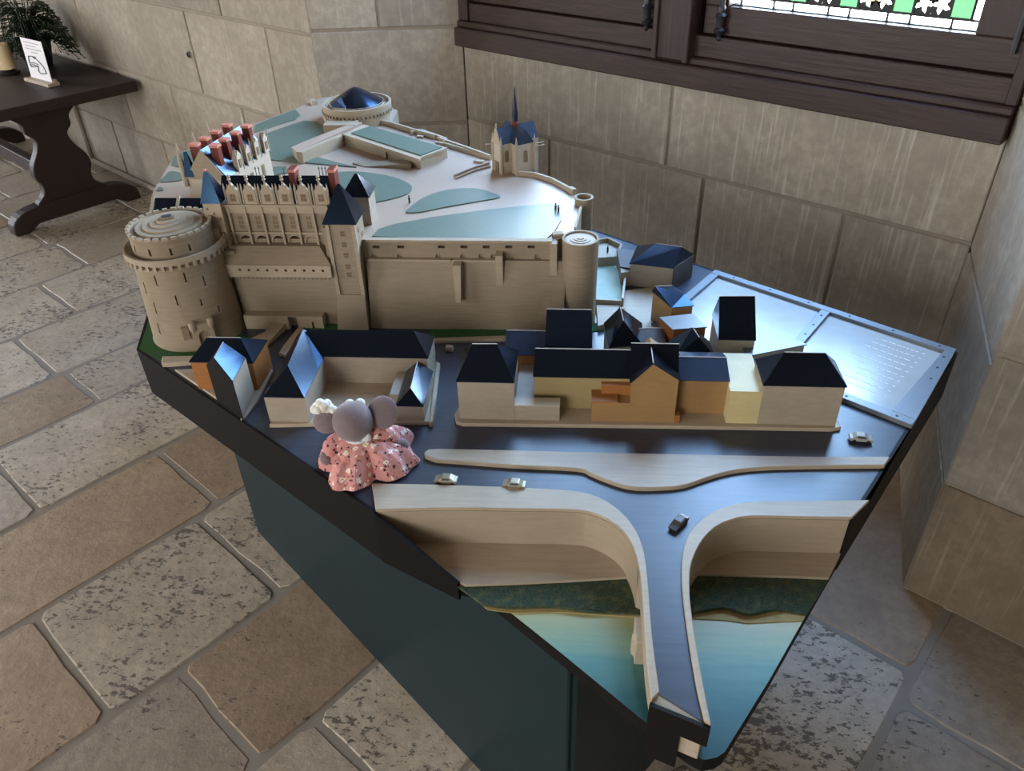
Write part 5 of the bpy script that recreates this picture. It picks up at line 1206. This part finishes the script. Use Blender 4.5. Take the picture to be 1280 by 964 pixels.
def limb(p0_, p1_, p2_, r0_, r1_, nm, mt): MB().tube(smoothline([tuple(p0_), tuple(p1_), tuple(p2_)], 5), [r0_+(r1_-r0_)*k/10 for k in range(11)], 12).build(nm, mt, mo, smooth=True)
sh = nk+Vector((0.020, 0.004, -0.006)); hand = at(501, 562, 0.016); hand.z = 0.020
limb(sh, sh.lerp(hand, 0.5)+Vector((0, 0, 0.020)), hand+Vector((-0.012, 0.004, 0.010)), 0.018, 0.016, 'sleeve', 'dress_pink')
MB().ball(hand+Vector((0.004, -0.006, 0.012)), (0.014, 0.012, 0.013), 14, 9).build('paw', 'plush_grey', mo, smooth=True)
sh = nk+Vector((-0.022, 0.002, -0.006)); hand = at(409, 578, 0.020)
limb(sh, sh.lerp(hand, 0.5)+Vector((-0.008, 0, 0.012)), hand+Vector((0.006, 0.008, 0.012)), 0.016, 0.014, 'sleeve', 'dress_pink')
MB().ball(hand+Vector((-0.002, 0.002, 0.008)), (0.011, 0.011, 0.015), 14, 9).build('paw', 'plush_grey', mo, smooth=True)
cz = nk+Vector((0.016, -0.016, 0.006))
MB().ball(cz, (0.012, 0.007, 0.013), 12, 8, Matrix.Rotation(R(35), 3, 'Y')).build('collar', 'collar_white', mo, smooth=True)
MB().tube([nk+Vector((math.cos(a)*0.026, math.sin(a)*0.026, 0.001)) for a in [R(180+k*18) for k in range(11)]], 0.0028, 6).build('neck_piping', 'collar_white', mo, smooth=True)

# ================================================================== SIDE TABLE at the left wall and the things on it
ta, tb = at(28, 288, FLOOR), at(172, 248, FLOOR)
fdir = N.copy(); fm = (ta+tb)/2
leg0 = fm.dot(U); nm0 = fm.dot(N)-0.02
TZ = FLOOR+0.70; TN0, TN1 = nm0-0.31, CL-0.03
tabl = thing('trestle_table', 'dark oak trestle table with thick top and scrolled foot against the left wall', 'table', un(leg0-0.9, nm0, FLOOR))
TU1 = leg0+0.27
MB().prism([tuple(un(a, b)[:2]) for a, b in ((TU1, TN0), (TU1, TN1), (TU1-2.4, TN1), (TU1-2.4, TN0))], TZ-0.055, TZ).build('tabletop', 'table_oak', tabl, bevel=0.006)
for ux in (leg0, leg0-1.75):
    prof = [(0.16, 0.646), (0.165, 0.59), (0.125, 0.55), (0.12, 0.50), (0.085, 0.46), (0.10, 0.40), (0.145, 0.33), (0.155, 0.27), (0.135, 0.22), (0.145, 0.17), (0.19, 0.13), (0.20, 0.09)]
    pr = smoothline([(a, 0, z) for a, z in prof], 3)
    pts = [un(ux-0.03, nm0+a, FLOOR+z) for a, _, z in pr]+[un(ux-0.03, nm0-a, FLOOR+z) for a, _, z in pr[::-1]]
    MB().extr(pts, U*0.06).build('leg', 'table_oak', tabl, bevel=0.004)
    ft = smoothline([(-0.36, 0, 0.0), (-0.355, 0, 0.06), (-0.30, 0, 0.105), (-0.20, 0, 0.125), (0.0, 0, 0.135), (0.20, 0, 0.125), (0.30, 0, 0.105), (0.355, 0, 0.06), (0.36, 0, 0.0)], 3)
    bt = [(0.28, 0.0), (0.22, 0.035), (-0.22, 0.035), (-0.28, 0.0)]
    pts = [un(ux-0.045, nm0+a, FLOOR+z) for a, _, z in ft]+[un(ux-0.045, nm0+a, FLOOR+z) for a, z in bt]
    MB().extr(pts, U*0.09).build('foot', 'table_oak', tabl, bevel=0.006)
MB().prism([tuple(un(a, b)[:2]) for a, b in ((leg0, nm0-0.03), (leg0, nm0+0.03), (leg0-1.75, nm0+0.03), (leg0-1.75, nm0-0.03))], FLOOR+0.16, FLOOR+0.24).build('stretcher', 'table_oak', tabl, bevel=0.004)
# candle, card in its holder, fern
cc = at(12, 92, TZ)
cd_ = thing('pillar_candle', 'cream pillar candle on dark holder on the oak table', 'candle', cc)
MB().lathe(cc.x, cc.y, [(0.055, TZ-0.0005), (0.06, TZ+0.012), (0.03, TZ+0.02), (0.03, TZ+0.03)], 20).build('holder', 'pot_dark', cd_, smooth=True)
MB().lathe(cc.x, cc.y, [(0.048, TZ+0.029), (0.048, TZ+0.155), (0.044, TZ+0.158), (0.006, TZ+0.156)], 24).build('wax', 'candle', cd_, smooth=True)
hc0 = at(53, 104, TZ); hd0 = (at(66, 107, TZ)-at(30, 97, TZ)); hd0.z = 0; hl = hd0.length; hd0.normalize(); hn = Vector((hd0.y, -hd0.x, 0))
if hn.dot(hc0) > 0: hn = -hn
ch_ = thing('card_stand', 'white card with a small drawing in a pale wooden stand on the oak table', 'card stand', hc0)
MB().obox(hc0[:2], hd0, 0.27, 0.065, TZ-0.0005, TZ+0.018).build('stand_base', 'ply_top', ch_, bevel=0.003)
MB().obox((hc0-hn*0.018)[:2], hd0, 0.25, 0.020, TZ+0.017, TZ+0.030).build('stand_ridge', 'ply_top', ch_, bevel=0.003)
lean = -hn*0.015; b0 = hc0-hn*0.002; b0.z = TZ+0.014; Hc = 0.205
CS = 1.0
up_ = (lean+Vector((0, 0, Hc)))
cpt = lambda a, b: b0+hd0*a*CS+up_*b
MB().extr([cpt(-0.115, 0), cpt(0.115, 0), cpt(0.115, 1), cpt(-0.115, 1)], -hn*0.002).build('card', 'card_white', ch_)
CS = 1.5; q = random.Random(2)
for k, (a, b) in enumerate(((-0.06, 0.05), (-0.05, 0.025), (-0.055, 0.06), (-0.02, 0.03))):
    yy = 0.90-k*0.075; MB().extr([cpt(a, yy), cpt(b, yy), cpt(b, yy+0.018), cpt(a, yy+0.018)], hn*0.0008).build('text_line', 'ink_grey', ch_)
dr = [[(-0.05, 0.56), (-0.02, 0.58), (0.01, 0.52), (0.045, 0.38), (0.055, 0.22)], [(-0.05, 0.56), (-0.055, 0.42), (-0.05, 0.30), (-0.02, 0.33), (0.005, 0.36)], [(0.005, 0.36), (0.0, 0.22), (0.012, 0.18), (0.055, 0.22)], [(-0.045, 0.40), (-0.02, 0.42), (0.01, 0.40)], [(-0.045, 0.36), (-0.02, 0.37), (0.005, 0.33)]]
for l in dr: MB().tube([cpt(a, b)+hn*0.001 for a, b in l], 0.0026, 5).build('drawing_stroke', 'ink', ch_)
MB().extr([cpt(-0.018, 0.53), cpt(0.006, 0.52), cpt(0.006, 0.58), cpt(-0.018, 0.59)], hn*0.001).build('drawing_stroke', 'chimney_red', ch_)
fc = un(TU1-0.80, CL-0.22, TZ)
fn = thing('potted_fern', 'dark green potted fern standing at the back of the oak table', 'plant', fc)
MB().lathe(fc.x, fc.y, [(0.07, TZ-0.0005), (0.10, TZ+0.13), (0.105, TZ+0.14), (0.09, TZ+0.14)], 20).build('pot', 'pot_dark', fn, smooth=True)
q = random.Random(21)
for k in range(84):
    a = q.uniform(0, 2*math.pi); L = q.uniform(0.20, 0.36); hgt = q.uniform(0.02, 0.24); dvec = Vector((math.cos(a), math.sin(a), 0)); pv_ = Vector((-dvec.y, dvec.x, 0))
    base = fc+Vector((0, 0, 0.13)); mb = MB(); pts = []
    if dvec.dot(N) < 0.1: L *= 0.55
    if (base+dvec*L).dot(N) > CL-0.02: L = max(0.08, (CL-0.03-base.dot(N))/max(0.2, dvec.dot(N)))
    for s in range(13): t = s/12; pts.append(base+dvec*L*t+Vector((0, 0, hgt*4*t*(1-t)*0.9+hgt*0.5*t-0.10*t*t)))
    mb.tube(pts, 0.002, 4)
    for s in range(1, 13):
        wv = 0.062*math.sin(math.pi*min(1, (s+1)/13.5))*(0.7+0.3*q.random())
        for sg in (-1, 1):
            b_ = pts[s]; tip = b_+pv_*sg*wv+dvec*0.012+Vector((0, 0, -0.006)); m_ = b_.lerp(tip, 0.5)
            mb.add([b_, m_+dvec*0.013, tip, m_-dvec*0.011, ], [(0, 1, 2, 3)])
    mb.build('frond', 'fern_green', fn)
